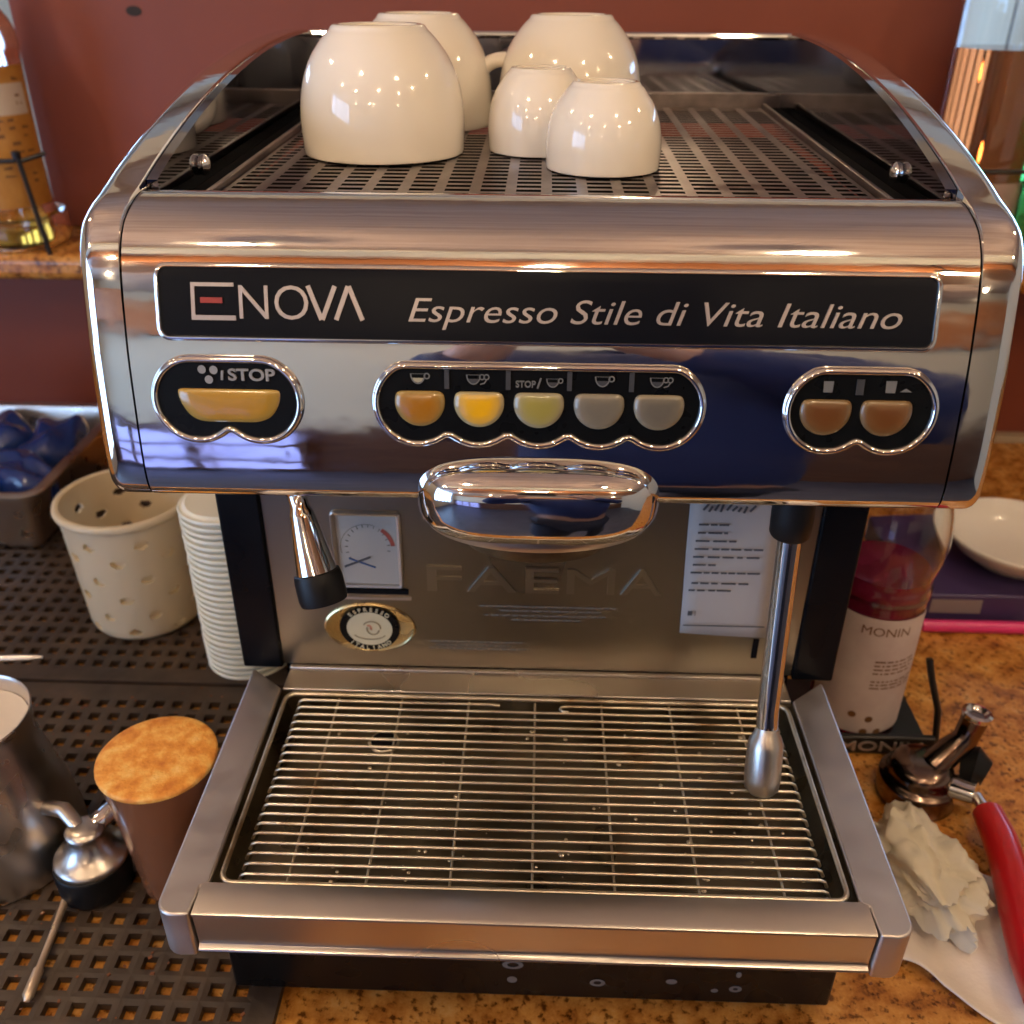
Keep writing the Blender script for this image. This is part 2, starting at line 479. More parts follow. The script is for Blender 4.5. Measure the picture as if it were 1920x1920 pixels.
lamps = [(-1.15, -0.45), (-0.42, -0.30), (0.36, -0.34), (1.05, -0.45), (-0.85, -0.95), (0.0, -0.95), (0.75, -0.95), (-0.5, -2.2), (-0.30, -2.35), (0.55, -2.2), (1.4, -2.2), (-1.4, -2.0), (-1.35, 2.2), (1.15, 2.3), (1.65, 2.6), (.2, 1.7), (-.2, 3.2), (-0.98, 0.34), (1.0, 0.30)]  # some pendants beyond the red board are added to light the ceiling there
def make_lamp():
    t = thing('pendant_lamp', 'small warm pendant lamp hanging from the wooden ceiling', 'lamp', (0, 0, 0), 0, 'pendant lamps over the counter')
    MB().tube([(0, 0, 0), (0, 0, -0.2)], 0.004, 6).build('cord', 'black_wire', t, local=True)
    MB().lathe([(0.010, -0.17), (0.028, -0.19), (0.03, -0.22), (0.022, -0.222)], n=16).build('socket', 'black_wire', t, local=True)
    MB().lathe([(0.001, -0.275), (0.014, -0.27), (0.020, -0.25), (0.014, -0.23), (0.010, -0.2225)], n=16).build('bulb', 'bulb', t, local=True)
    return t
lp0 = make_lamp()
LOW = {12: .86, 13: .95, 14: .80}
for i, (x, y) in enumerate(lamps):
    t = lp0 if i == 0 else copy_tree(lp0)
    t.location = (x, y, ZC - LOW.get(i, 0))
    if i in LOW:
        for ch in t.children:
            if ch.name.startswith('cord'):
                ch.data = MB().tube([(0, 0, LOW[i]), (0, 0, -0.2)], 0.004, 6).mesh('cord')
                ch.data.materials.append(M['black_wire'])
    ld = bpy.data.lights.new('lamp_light', 'POINT')
    ld.energy = LAMP_W * (1.35 if i == 17 else 1.0)
    ld.color = (1.0, 0.75, 0.48)
    ld.shadow_soft_size = 0.024
    lo = bpy.data.objects.new('lamp_light', ld)
    COL.objects.link(lo)
    lo.location = (x, y, ZC - 0.25 - LOW.get(i, 0))

# ------------------------------------------------------------------ espresso machine
mach = thing('espresso_machine', 'chrome one group espresso machine with black nameplate and empty drip tray', 'espresso machine', (0, 0.3, 0))

# head profile (y, z): bottom lip, face, shoulder, top ledge
PROF = [(.135, .3885), (.112, .389), (.1045, .3925), (.102, .402), (.103, .42), (.1055, .44), (.110, .47), (.1145, .49), (.1200, .51),
        (.1245, .522), (.130, .531), (.138, .5385), (.150, .5440), (.163, .5475), (.170, .5482)]
PD = catmull(PROF, 8)
_face = [p for p in PD if p[1] >= .3955 and p[0] < .17]
def yp(z):
    for (y0, z0), (y1, z1) in zip(_face, _face[1:]):
        if z0 <= z <= z1:
            return y0 + (y1 - y0) * (z - z0) / (z1 - z0)
    return _face[0][0] if z < _face[0][1] else _face[-1][0]
def fmap(x, z, h=0.0):
    dy = (yp(z + .003) - yp(z - .003)) / .006
    l = math.hypot(dy, 1)
    return (x, yp(z) - h / l, z + h * dy / l)

# head shell
sh = MB()
n = len(PD)
inner = [(.172, .5465), (.172, .530)]
full = PD + inner
for xs in ((-.2246, .2246),):
    vs = [(xs[0], y, z) for y, z in full] + [(xs[1], y, z) for y, z in full]
    m_ = len(full)
    sh.add(vs, [(i, i + 1, m_ + i + 1, m_ + i) for i in range(m_ - 1)])
sh.build('front_shell', 'chrome', mach, 60)
MB().box(-.222, .222, .13, .60, .391, .394).box(-.2, .2, .16, .23, .386, .3905).build('head_underside', 'dark_inside', mach, 0)
# dark seam line along the lower ledge edge
# side panels: arched outline with the outer edge rounded
ARCH = [(.150, .3885), (.113, .389), (.1050, .393), (.1022, .402), (.103, .42), (.1055, .44), (.110, .47), (.1145, .49), (.1195, .51), (.1235, .522),
        (.129, .532), (.137, .5405), (.150, .5465), (.170, .5520), (.20, .5610), (.25, .5735), (.31, .5855), (.38, .5960), (.46, .6035), (.54, .6070), (.60, .6072), (.622, .605)]
AD = catmull(ARCH, 4)
AD = AD + [(.628, .598), (.628, .3885)]
def side_panel(sx):
    n = len(AD)
    cy, cz = .36, .47
    def inset(d):
        out = []
        for i in range(n):
            a, b = Vector(AD[i - 1]), Vector(AD[(i + 1) % n])
            t = (b - a).normalized()
            nn = Vector((t.y, -t.x))
            # the outline runs bottom front -> up -> back, its inside lies to the right
            p = Vector(AD[i]) + nn * d
            out.append((p.x, p.y))
        return out
    R = .010
    rings = [(sx * .2252, inset(.0012)), (sx * .2258, inset(0.0))]
    for k in range(6):
        a = k / 5 * PI / 2
        rings.append((sx * (.240 + R * math.sin(a)), inset(R * (1 - math.cos(a)))))
    mb = MB()
    vs, fs = [], []
    for x, pl in rings:
        vs += [(x, y, z) for y, z in pl]
    for r in range(len(rings) - 1):
        for i in range(n):
            a, b = r * n + i, r * n + (i + 1) % n
            fs.append((a, b, b + n, a + n))
    fs.append(tuple(range(n)))
    fs.append(tuple((len(rings) - 1) * n + i for i in range(n)))
    mb.add(vs, fs)
    return mb.build('side_panel', 'chrome', mach, 40)
for sx in (-1, 1):
    side_panel(sx)
    # mirror lining of the cup tray, thin sheet inside the panel
    lin = [(y, z - .0015) for y, z in AD if .176 < y < .612 and z > .5] + [(.612, .525), (.178, .525)]
    MB().prism_x(lin, sx * .2185, sx * .2248).build('tray_side_wall', 'polished', mach, 40)
def trz(y):
    return .536 + (y - .2) * .022
bw = MB().box(-.2218, .2218, .604, .6115, .53, .601)
bw.build('tray_back_wall', 'polished', mach, 0)
MB().tube([(-.2218, .606, .6035), (.2218, .606, .6035)], .0035, 10).build('back_rail', 'chrome', mach)
MB().box(-.2215, .2215, .598, .6035, trz(.6) - .004, trz(.6) + .012).build('back_strip', 'tray_steel', mach, 0, bev=.001)
# perforated cup grille
gm = MB()
NX, NY = 18, 37
gx0, gx1, gy0, gy1 = -.200, .200, .176, .594
px_, py_ = (gx1 - gx0) / NX, (gy1 - gy0) / NY
for i in range(NX):
    for j in range(NY):
        ax, bx = gx0 + i * px_, gx0 + (i + 1) * px_
        ay, by = gy0 + j * py_, gy0 + (j + 1) * py_
        ix0, ix1, iy0, iy1 = ax + .0034, bx - .0034, ay + .0026, by - .0026
        o4 = [(ax, ay), (bx, ay), (bx, by), (ax, by)]
        i4 = [(ix0, iy0), (ix1, iy0), (ix1, iy1), (ix0, iy1)]
        vs = [(x, y, trz(y)) for x, y in o4] + [(x, y, trz(y)) for x, y in i4] 
        gm.add(vs, [(k, (k + 1) % 4, 4 + (k + 1) % 4, 4 + k) for k in range(4)] )
gm.build('cup_grille', 'tray_steel', mach, 0)
MB().box(-.2215, .2215, .173, .6035, .514, .517).build('tray_floor', 'dark_inside', mach, 0)  # black colour puts the shade under the slots into this plate
for sx in (-1, 1):
    MB().add([(sx * .2010, y, trz(y) + dz) for y in (.176, .594) for dz in (-.002, .004)] + [(sx * .2045, y, trz(y) + dz) for y in (.176, .594) for dz in (-.002, .004)],
             [(0, 1, 3, 2), (4, 6, 7, 5), (0, 4, 5, 1), (2, 3, 7, 6), (0, 2, 6, 4), (1, 5, 7, 3)]).build('tray_rail', 'tray_steel', mach, 0, bev=.0008)
    MB().add([(sx * .2055, y, trz(y) + dz) for y in (.174, .603) for dz in (-.004, .0)] + [(sx * .2183, y, trz(y) + dz) for y in (.174, .603) for dz in (-.004, .0)],
             [(0, 1, 3, 2), (4, 6, 7, 5), (0, 4, 5, 1), (2, 3, 7, 6), (0, 2, 6, 4), (1, 5, 7, 3)]).build('tray_gutter', 'dark_inside', mach, 0)
    a = Matrix.Translation((sx * .2184, .250, .5480)) @ Matrix.Rotation(-sx * PI / 2, 4, 'Y')
    MB().lathe([(.0056, 0), (.0064, .0016), (.0064, .0034), (.0052, .0050), (.0028, .0060), (.0001, .0063)], n=20, mat=a).build('tray_knob', 'chrome', mach)

# nameplate
def rrect(x0, x1, z0, z1, r, k=6):
    out = []
    for cx, cz, a0 in ((x1 - r, z1 - r, 0), (x0 + r, z1 - r, PI / 2), (x0 + r, z0 + r, PI), (x1 - r, z0 + r, 1.5 * PI)):
        for i in range(k + 1):
            a = a0 + PI / 2 * i / k
            out.append((cx + r * math.cos(a), cz + r * math.sin(a)))
    return out
def offset_poly(pl, d):
    n = len(pl)
    out = []
    for i in range(n):
        a, b = Vector(pl[i - 1]), Vector(pl[(i + 1) % n])
        t = (b - a).normalized()
        nn = Vector((-t.y, t.x))          # counter-clockwise: inward
        p = Vector(pl[i]) + nn * d
        out.append((p.x, p.y))
    return out
def ring_on_face(mb, pl, sect):
    n = len(pl)
    rings = [[fmap(x, z, h) for x, z in offset_poly(pl, d)] for d, h in sect]
    vs = [p for r in rings for p in r]
    fs = []
    for r in range(len(rings) - 1):
        for i in range(n):
            a, b = r * n + i, r * n + (i + 1) % n
            fs.append((a, b, b + n, a + n))
    mb.add(vs, fs)
def fill_on_face(mb, pl, h, skirt=0.003):
    n = len(pl)
    vs = [fmap(x, z, h) for x, z in pl] + [fmap(x, z, h - skirt) for x, z in pl]
    mb.add(vs, [tuple(range(n))] + [(i, (i + 1) % n, n + (i + 1) % n, n + i) for i in range(n)])
    return mb
# plate in strips so that it follows the curved face
npl = rrect(-.2062, .2048, .4826, .5192, .0055)
mb = MB()
ring_on_face(mb, npl, [(-.0012, -.0005), (-.0012, .0012), (-.0004, .0020), (.0008, .0020), (.0014, .0012), (.0014, 0)])
rim = mb.build('nameplate_rim', 'chrome', mach, 50)
rows = []
inn = rrect(-.2052, .2038, .4836, .5182, .0048, 8)
zs = sorted(set(round(z, 5) for _, z in inn))
for z in zs:
    xs = [x for x, zz in inn if abs(zz - z) < 2e-5]
    rows.append((z, min(xs), max(xs)))
vs, fs = [], []
for z, a, b in rows:
    vs += [fmap(a, z, .0009), fmap(b, z, .0009)]
for i in range(len(rows) - 1):
    fs.append((2 * i, 2 * i + 1, 2 * i + 3, 2 * i + 2))
plate = MB().add(vs, fs).build('nameplate', 'plate_black', mach, 60)
LT0, LT1 = .0005, .0015
lt = MB()
put_text(lt, 'NO', -.1623, -.1253, .4930, .5100, fmap, LT0, LT1, 0, -.008)
def stroke(mb, a, b, wd, h0=LT0, h1=LT1):
    a, b = Vector(a), Vector(b)
    t = (b - a).normalized()
    nn = Vector((-t.y, t.x)) * wd / 2
    q = [a + nn, a - nn, b - nn, b + nn]
    mb.add([fmap(p.x, p.y, h1) for p in q] + [fmap(p.x, p.y, h0) for p in q], [(0, 1, 2, 3)] + [(i, (i + 1) % 4, 4 + (i + 1) % 4, 4 + i) for i in range(4)])
stroke(lt, (-.1253, .5100), (-.1185, .4932), .0024)
stroke(lt, (-.1181, .4932), (-.1110, .5100), .0024)
stroke(lt, (-.1107, .4932), (-.1040, .5100), .0024)
stroke(lt, (-.1036, .5100), (-.0966, .4932), .0024)
stroke(lt, (-.1872, .4925), (-.1868, .5108), .0020)
stroke(lt, (-.1878, .5100), (-.1648, .5100), .0019)
stroke(lt, (-.1882, .4934), (-.1645, .4934), .0024)
lt.build('brand_lettering', 'letter', plate, 0, fix=False)
l2 = MB()
stroke(l2, (-.1830, .5022), (-.1712, .5022), .0028)
l2.build('red_bar', 'letter_red', plate, 0)
l3 = MB()
put_text(l3, 'Espresso Stile di Vita Italiano', -.0722, .1868, .4930, .5048, fmap, LT0, LT1, .28, -.004)
l3.build('slogan_lettering', 'letter', plate, 0, fix=False)

# touch pads
def resample(pl, n):
    pts = [Vector(p) for p in pl] + [Vector(pl[0])]
    L = [0]
    for a, b in zip(pts, pts[1:]):
        L.append(L[-1] + (b - a).length)
    out, j = [], 0
    for k in range(n):
        s = L[-1] * k / n
        while L[j + 1] < s:
            j += 1
        t = (s - L[j]) / max(L[j + 1] - L[j], 1e-12)
        p = pts[j].lerp(pts[j + 1], t)
        out.append((p.x, p.y))
    return out
def smooth_poly(pl, k):
    for _ in range(k):
        pl = [((pl[i - 1][0] + 2 * pl[i][0] + pl[(i + 1) % len(pl)][0]) / 4, (pl[i - 1][1] + 2 * pl[i][1] + pl[(i + 1) % len(pl)][1]) / 4) for i in range(len(pl))]
    return pl
def pad_outline(cs, zc, R, zt):
    pl = []
    for i in range(17):                    # right end
        a = -PI / 4 + (PI * 3 / 4) * i / 16
        pl.append((cs[-1] + R * math.cos(a), zc + min(R * math.sin(a), zt - zc)))
    for i in range(17):
        a = PI / 2 + (PI * 3 / 4) * i / 16
        pl.append((cs[0] + R * math.cos(a), zc + min(R * math.sin(a), zt - zc)))
    x = cs[0] - R * math.cos(PI / 4)
    xe = cs[-1] + R * math.cos(PI / 4)
    N = 30 * len(cs)
    for i in range(1, N):
        xx = x + (xe - x) * i / N
        pl.append((xx, min(zc - math.sqrt(max(R * R - (xx - c) ** 2, 0)) if abs(xx - c) < R else zc for c in cs)))
    return smooth_poly(resample(pl, 44 + 60 * len(cs)), 5)
def ca_mat(name, c_mid, c_edge, rough):
    m = P(name, c_mid, rough, coat=0.6, coatr=0.08)
    N, L = _nt(m)
    at = N.new('ShaderNodeAttribute')
    at.attribute_name = 'edge'
    nz = _noise(m, 90, detail=4)
    ad = N.new('ShaderNodeMath'); ad.operation = 'MULTIPLY_ADD'
    L.new(nz.outputs[0], ad.inputs[0]); ad.inputs[1].default_value = 0.5
    L.new(at.outputs['Fac'], ad.inputs[2])
    L.new(ramp(m, ad.outputs[0], [(0.25, c_mid), (0.75, tuple((a + b) / 2 for a, b in zip(c_mid, c_edge))), (1.0, c_edge)]), N['Principled BSDF'].inputs['Base Color'])
    return m
def dome_button(pl, mat, parent, hs=(.0016, .0030, .0036, .0040)):
    n = len(pl)
    cx = sum(p[0] for p in pl) / n
    cz = sum(p[1] for p in pl) / n
    sc_ = [(1, .0008, 1), (1, hs[0], 1), (.94, hs[1], .85), (.72, hs[2], .35), (.4, hs[3], .05)]
    vs, ed = [], []
    for s, h, e in sc_:
        for x, z in pl:
            vs.append(fmap(cx + (x - cx) * s, cz + (z - cz) * s, h))
            ed.append(e)
    vs.append(fmap(cx, cz, hs[3]))
    ed.append(0)
    fs = []
    for r in range(len(sc_) - 1):
        for i in range(n):
            a, b = r * n + i, r * n + (i + 1) % n
            fs.append((a, b, b + n, a + n))
    k = (len(sc_) - 1) * n
    fs += [(k + i, k + (i + 1) % n, len(vs) - 1) for i in range(n)]
    o = MB().add(vs, fs).build('button', mat, parent, 70, fix=False)
    at = o.data.attributes.new('edge', 'FLOAT', 'POINT')
    at.data.foreach_set('value', ed)
    return o
def half_round(cx, w_, zt, zb, k=26):
    R = w_ / 2
    zc = zb + R * 1.0
    pl = []
    a0 = math.asin(min(1, (zt - zc) / R))
    for i in range(k + 1):
        a = PI - a0 + (PI + 2 * a0) * i / k
        pl.append((cx + R * math.cos(a), zc + R * math.sin(a)))
    return smooth_poly(resample(pl, 48), 3)
def cup_icon(mb, cx, cz, s, double=False, fill=None, h=.0030):
    def pmap(pts):
        return [fmap(cx + x * s, cz + z * s, h) for x, z in pts]
    bowl_o = [(-1, .6), (1, .6)] + [(1 * math.cos(-a * PI / 10), .6 + 1.35 * math.sin(-a * PI / 10)) for a in range(1, 10)]
    k = 12
    def band(a, b):
        n = len(a)
        mb.add(pmap(a) + pmap(b), [(i, (i + 1) % n, n + (i + 1) % n, n + i) for i in range(n)])
    band(bowl_o, [(x * .82, .6 + (z - .6) * .82 - .06) for x, z in bowl_o])
    for ox in ((1.15, 1.75) if double else (1.15,)):
        o_ = [(ox + .42 * math.cos(2 * PI * i / k), .3 + .42 * math.sin(2 * PI * i / k)) for i in range(k)]
        band(o_, [(ox + .25 * math.cos(2 * PI * i / k), .3 + .25 * math.sin(2 * PI * i / k)) for i in range(k)])
    if double:
        mb.add(pmap([(.9, -.75), (1.5, -.6), (1.9, .0), (1.75, .05), (1.4, -.45), (.9, -.6)]), [(0, 1, 2, 3, 4, 5)])
    if fill:
        fill.add(pmap([(-.72, .05), (.72, .05), (.5, -.38), (0, -.56), (-.5, -.38)]), [(0, 1, 2, 3, 4)])
def glass_icon(mb, cx, cz, s, h=.0030):
    mb.add([fmap(cx + x * s, cz + z * s, h) for x, z in [(-.8, -1), (.8, -1), (.9, 1), (-.9, 1)]], [(0, 1, 2, 3)])
ZC_ = .4498
def pad(cs, zt):
    pl = pad_outline(cs, ZC_, .0238, zt)
    mb = MB()
    ring_on_face(mb, pl, [(-.0012, -.0006), (-.0008, .0018), (.0004, .0036), (.0016, .0040), (.0027, .0032), (.0033, .0016), (.0035, 0)])
    bz = mb.build('bezel', 'chrome', mach, 60)
    p = fill_on_face(MB(), offset_poly(pl, .0026), .0019).build('touch_pad', 'pad_black', mach, 30)
    return p
YEL = ca_mat('button_amber', (0.34, 0.135, 0.008), (0.30, 0.20, 0.06), 0.25)
VIVID = ca_mat('button_yellow', (0.72, 0.38, 0.008), (0.34, 0.28, 0.14), 0.2)  # strongest yellow of the buttons, paler towards the rim
PALE = ca_mat('button_pale', (0.30, 0.25, 0.055), (0.28, 0.245, 0.15), 0.25)
GREY = ca_mat('button_grey', (0.15, 0.13, 0.095), (0.21, 0.18, 0.125), 0.3)
GREYB = ca_mat('button_dull', (0.115, 0.10, 0.075), (0.22, 0.18, 0.115), 0.35)
BRN = ca_mat('button_brown', (0.13, 0.045, 0.010), (0.17, 0.10, 0.036), 0.3)
GOLD = ca_mat('button_gold', (0.40, 0.20, 0.012), (0.38, 0.24, 0.05), 0.25)
pL = pad([-.1902, -.1552], .4732)
bl = smooth_poly(resample([(-.2005, .4562), (-.1990, .4480), (-.1945, .4405), (-.1880, .4375), (-.1560, .4375), (-.1485, .4405), (-.1437, .4480), (-.1424, .4562)], 60), 2)
dome_button(bl, GOLD, pL)
mb = MB()
for cx, cz in ((-.1846, .4668), (-.1782, .4666), (-.1812, .4614)):
    mb.add([fmap(cx + .0023 * math.cos(a * PI / 6), cz + .0023 * math.sin(a * PI / 6), .0032) for a in range(12)], [tuple(range(12))])
stroke(mb, (-.1742, .4612), (-.1736, .4662), .0012, .002, .0032)
put_text(mb, 'STOP', -.1706, -.1450, .4612, .4672, fmap, .002, .0032, 0, .02)
mb.build('pad_symbols', 'letter_grey', pL, 0, fix=False)
pM = pad([-.0684, -.0353, -.0022, .0309, .0640], .4718)
for (cx, m_) in ((-.0669, YEL), (-.0346, VIVID), (-.0021, PALE), (.0305, GREY), (.0629, GREYB)):
    dome_button(half_round(cx, .0280, .4570, .4370), m_, pM)
mb, fl, dm = MB(), MB(), MB()
cup_icon(mb, -.0675, .4640, .0042, fill=fl)
cup_icon(mb, -.0375, .4640, .0040, double=True, fill=dm)
cup_icon(mb, .0052, .4628, .0036, fill=dm)
cup_icon(mb, .0318, .4640, .0042, fill=dm)
cup_icon(mb, .0610, .4640, .0040, double=True, fill=dm)
put_text(mb, 'STOP', -.0148, -.0040, .4600, .4634, fmap, .002, .0031, 0, .02)
stroke(mb, (-.0030, .4595), (-.0012, .4650), .0009, .002, .0031)
mb.build('pad_symbols', 'icon', pM, 0, fix=False)
fl.build('cup_fill', 'icon_light', pM, 0)
dm.build('cup_fill', 'icon_dim', pM, 0)['kind'] = 'stuff'
for i, cx in enumerate((-.0520, -.0188, .0142, .0475)):
    mb = MB()
    stroke(mb, (cx, .4585), (cx, .4685), .0026, .002, .0028)
    mb.build('divider', 'icon_dim', pM, 0)
pR = pad([.1546, .1884], .4725)
for cx in (.1525, .1848):
    dome_button(half_round(cx, .0284, .4562, .4360), BRN, pR)
mb, fl = MB(), MB()
glass_icon(mb, .1520, .4632, .0030)
glass_icon(mb, .1850, .4636, .0032)
mb.build('glass_symbol', 'icon', pR, 0)['kind'] = 'stuff'
MB().add([fmap(x, z, .003) for x, z in ((.1900, .4610), (.1965, .4610), (.193, .4630))], [(0, 1, 2)]).build('spill_symbol', 'icon', pR, 0)
mb = MB()
stroke(mb, (.1690, .4590), (.1690, .4672), .0040, .002, .0028)
mb.build('divider', 'icon_dim', pR, 0)

# group head cover
def superell(c, a, b, h, e1, e2, nu=64, nv=32):
    def f(wv, m_):
        return math.copysign(abs(wv) ** m_, wv)
    vs, fs = [], []
    for j in range(nv + 1):
        v = -PI / 2 + PI * j / nv
        for i in range(nu):
            u = 2 * PI * i / nu
            vs.append((c[0] + a * f(math.cos(v), e1) * f(math.cos(u), e2), c[1] + b * f(math.cos(v), e1) * f(math.sin(u), e2), c[2] + h * f(math.sin(v), e1)))
    for j in range(nv):
        for i in range(nu):
            p, q = j * nu + i, j * nu + (i + 1) % nu
            fs.append((p, q, q + nu, p + nu))
    return MB().add(vs, fs)
superell((-.0015, .1225, .3935), .0705, .044, .0265, .62, .62).build('group_cover', 'chrome', mach, 80)
MB().lathe([(.85, .366), (.97, .3675), (1.0, .371), (1.0, .376), (.9, .380)], (-.0015, .125, 0), 56, sx=.0685, sy=.040).build('group_collar', 'brushed', mach, 50)
MB().lathe([(.001, .352), (.8, .353), (.86, .358), (.86, .367), (.8, .3675)], (-.0015, .127, 0), 48, sx=.055, sy=.036).build('group_gasket', 'basin', mach, 50)

# body, columns, back panel
MB().box(-.2045, .2045, .2370, .60, .10, .3908).build('body', 'black_col', mach, 0)
for sx in (-1, 1):
    a, b = sorted((sx * .2062, sx * .2387))
    MB().box(a, b, .2315, .60, .1595, .3905).build('column', 'black_col', mach, 0, bev=.002)
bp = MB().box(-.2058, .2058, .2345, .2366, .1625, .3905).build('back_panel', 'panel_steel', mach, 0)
PY = .2345
def pmap(x, z, h=0.0):
    return (x, PY - h, z)
def quad_on(mb, x0, x1, z0, z1, h):
    mb.box(x0, x1, PY - h, PY - .0001, z0, z1)
# pressure gauge
g = MB()
ring = rrect(-.1555, -.1030, .2400, .3080, .004)
for d0, h0 in ():
    pass
n = len(ring)
sect = [(0, 0), (0, .0025), (.0012, .0035), (.0030, .0030), (.0036, .0008)]
rr = [[pmap(x, z, h) for x, z in offset_poly(ring, d)] for d, h in sect]
g.add([p for r in rr for p in r], [(r * n + i, r * n + (i + 1) % n, (r + 1) * n + (i + 1) % n, (r + 1) * n + i) for r in range(len(sect) - 1) for i in range(n)])
gauge = g.build('pressure_gauge', 'brushed', mach, 40)
MB().add([pmap(x, z, .0009) for x, z in offset_poly(ring, .0034)], [tuple(range(n))]).build('dial_face', 'dial', gauge, 0)
mb = MB(); mb.box(-.1475, -.1265, PY - .0018, PY - .0012, .2665, .2680, )
mbr = MB()
def bar_on(mb, a, b, wd, h0, h1):
    a, b = Vector(a), Vector(b)
    t = (b - a).normalized(); nn = Vector((-t.y, t.x)) * wd / 2
    q = [a + nn, a - nn, b - nn, b + nn]
    mb.add([pmap(p.x, p.y, h1) for p in q] + [pmap(p.x, p.y, h0) for p in q], [(0, 1, 2, 3)] + [(i, (i + 1) % 4, 4 + (i + 1) % 4, 4 + i) for i in range(4)])
mb = MB(); bar_on(mb, (-.1475, .2590), (-.1275, .2680), .0012, .001, .0022); mb.build('needle', 'ink', gauge, 0)
mb = MB(); bar_on(mb, (-.1440, .2665), (-.1240, .2585), .0010, .001, .0017); mb.build('needle', 'dial_blue', gauge, 0)
mb = MB()
def arc_on(mb, cx, cz, r, a0, a1, wd, h, k=14):
    vs = []
    for i in range(k + 1):
        a = a0 + (a1 - a0) * i / k
        vs += [pmap(cx + (r - wd / 2) * math.cos(a), cz + (r - wd / 2) * math.sin(a), h), pmap(cx + (r + wd / 2) * math.cos(a), cz + (r + wd / 2) * math.sin(a), h)]
    mb.add(vs, [(2 * i, 2 * i + 1, 2 * i + 3, 2 * i + 2) for i in range(k)])
arc_on(mb, -.129, .276, .0195, .1, .95, .0032, .0012); mb.build('red_arc', 'dial_red', gauge, 0)
mb = MB()
for a in range(0, 15):
    t = PI + .5 - a * .27
    bar_on(mb, (-.129 + .0150 * math.cos(t), .276 + .0150 * math.sin(t) * 1.2), (-.129 + .0172 * math.cos(t), .276 + .0172 * math.sin(t) * 1.2), .0006, .0009, .0012)
arc_on(mb, -.129, .276, .0205, 1.3, 3.4, .0005, .0011)
mb.build('scale_marks', 'ink_dim', gauge, 0)['kind'] = 'stuff'
mb = MB(); quad_on(mb, -.1600, -.1000, .2345, .2385, .0022); mb.build('gauge_groove', 'dark_inside', gauge, 0)
mb = MB(); quad_on(mb, -.1600, -.0980, .2290, .2312, .0020); mb.build('gauge_sill', 'satin', gauge, 0)
# oval badge
bx, bz = -.1325, .2012
def ell(rx, rz, h, k=48):
    return [pmap(bx + rx * math.cos(2 * PI * i / k), bz + rz * math.sin(2 * PI * i / k), h) for i in range(k)]
k = 48
mb = MB()
secs = [ell(.0365, .0235, 0), ell(.0365, .0235, .0012), ell(.0350, .0222, .0020), ell(.0335, .0208, .0012)]
mb.add([p for r in secs for p in r], [(r * k + i, r * k + (i + 1) % k, (r + 1) * k + (i + 1) % k, (r + 1) * k + i) for r in range(3) for i in range(k)] + [tuple(3 * k + i for i in range(k))])
badge = mb.build('badge', 'gold', mach, 50)
MB().add(ell(.0238, .0212, .0021), [tuple(range(k))]).build('badge_ring', 'black_gloss', badge, 0)
MB().add(ell(.0182, .0160, .0027), [tuple(range(k))]).build('badge_disc', 'badge_cream', badge, 0)
mb = MB()
def earc(mb, cx, cz, rx, rz, a0, a1, wd, h, k=20):
    vs = []
    for i in range(k + 1):
        a = a0 + (a1 - a0) * i / k
        vs += [pmap(cx + (rx - wd / 2) * math.cos(a), cz + (rz - wd / 2) * math.sin(a), h), pmap(cx + (rx + wd / 2) * math.cos(a), cz + (rz + wd / 2) * math.sin(a), h)]
    mb.add(vs, [(2 * i, 2 * i + 1, 2 * i + 3, 2 * i + 2) for i in range(k)])
earc(mb, bx, bz - .0045, .0125, .0055, PI * 1.08, PI * 1.92, .0011, .0031)
earc(mb, bx + .0018, bz + .0012, .0070, .0062, -PI * .05, PI * .85, .0012, .0031)
earc(mb, bx + .0028, bz + .0000, .0048, .0052, PI * .9, PI * 1.95, .0012, .0031)
mb.build('badge_emblem', 'badge_line', badge, 0)
mb = MB(); earc(mb, bx - .0005, bz + .0005, .0018, .0030, -.5, 2.2, .0018, .0031); mb.build('badge_spot', 'badge_red', badge, 0)
mb = MB()
for word, base, up in (('ESPRESSO', PI / 2, 1), ('ITALIANO', -PI / 2, -1)):
    for i, ch in enumerate(word):
        a = base - up * (i - 3.5) * .22
        cx, cz = bx + .0209 * math.cos(a), bz + .0186 * math.sin(a)
        vs, fs = text_geo(ch, 0, .5, 0.01)
        x0, x1 = min(v[0] for v in vs), max(v[0] for v in vs)
        rot = a - PI / 2 if up > 0 else a + PI / 2
        c_, s_ = math.cos(rot), math.sin(rot)
        out = []
        for x, y, z in vs:
            lx, lz = (x - (x0 + x1) / 2) * .0050, (y - .35) * .0050
            out.append(pmap(cx + lx * c_ - lz * s_, cz + lx * s_ + lz * c_, .0030 if z > 0 else .002))
        mb.add(out, fs)
mb.build('badge_lettering', 'badge_cream', badge, 0, fix=False)
# raised maker's letters
mb = MB()
def flat(x, z, h):
    return pmap(x, z, h)
for ch, x0, x1 in (('F', -.0850, -.0585), ('A', -.0540, -.0170), ('E', -.0095, .0165), ('M', .0225, .0590), ('A', .0640, .0950)):
    put_text(mb, ch, x0, x1, .2385, .2610, flat, .0001, .0020, 0, 0)
mb.build('raised_lettering', 'raised_steel', mach, 0, fix=False)
# faint engraved notice lines
mb = MB()
for z, a, b in ((.2235, -.045, .062), (.2195, -.03, .05), (.2150, -.042, .055), (.2110, -.02, .035), (.1880, -.085, -.01), (.1845, -.08, -.02), (.1812, -.086, -.005)):
    x = a
    while x < b:
        l = random.uniform(.003, .009)
        quad_on(mb, x, min(x + l, b), z, z + .0014, .0002)
        x += l + .0016
mb.build('engraved_notice', 'ink_dim', mach, 0)['kind'] = 'stuff'
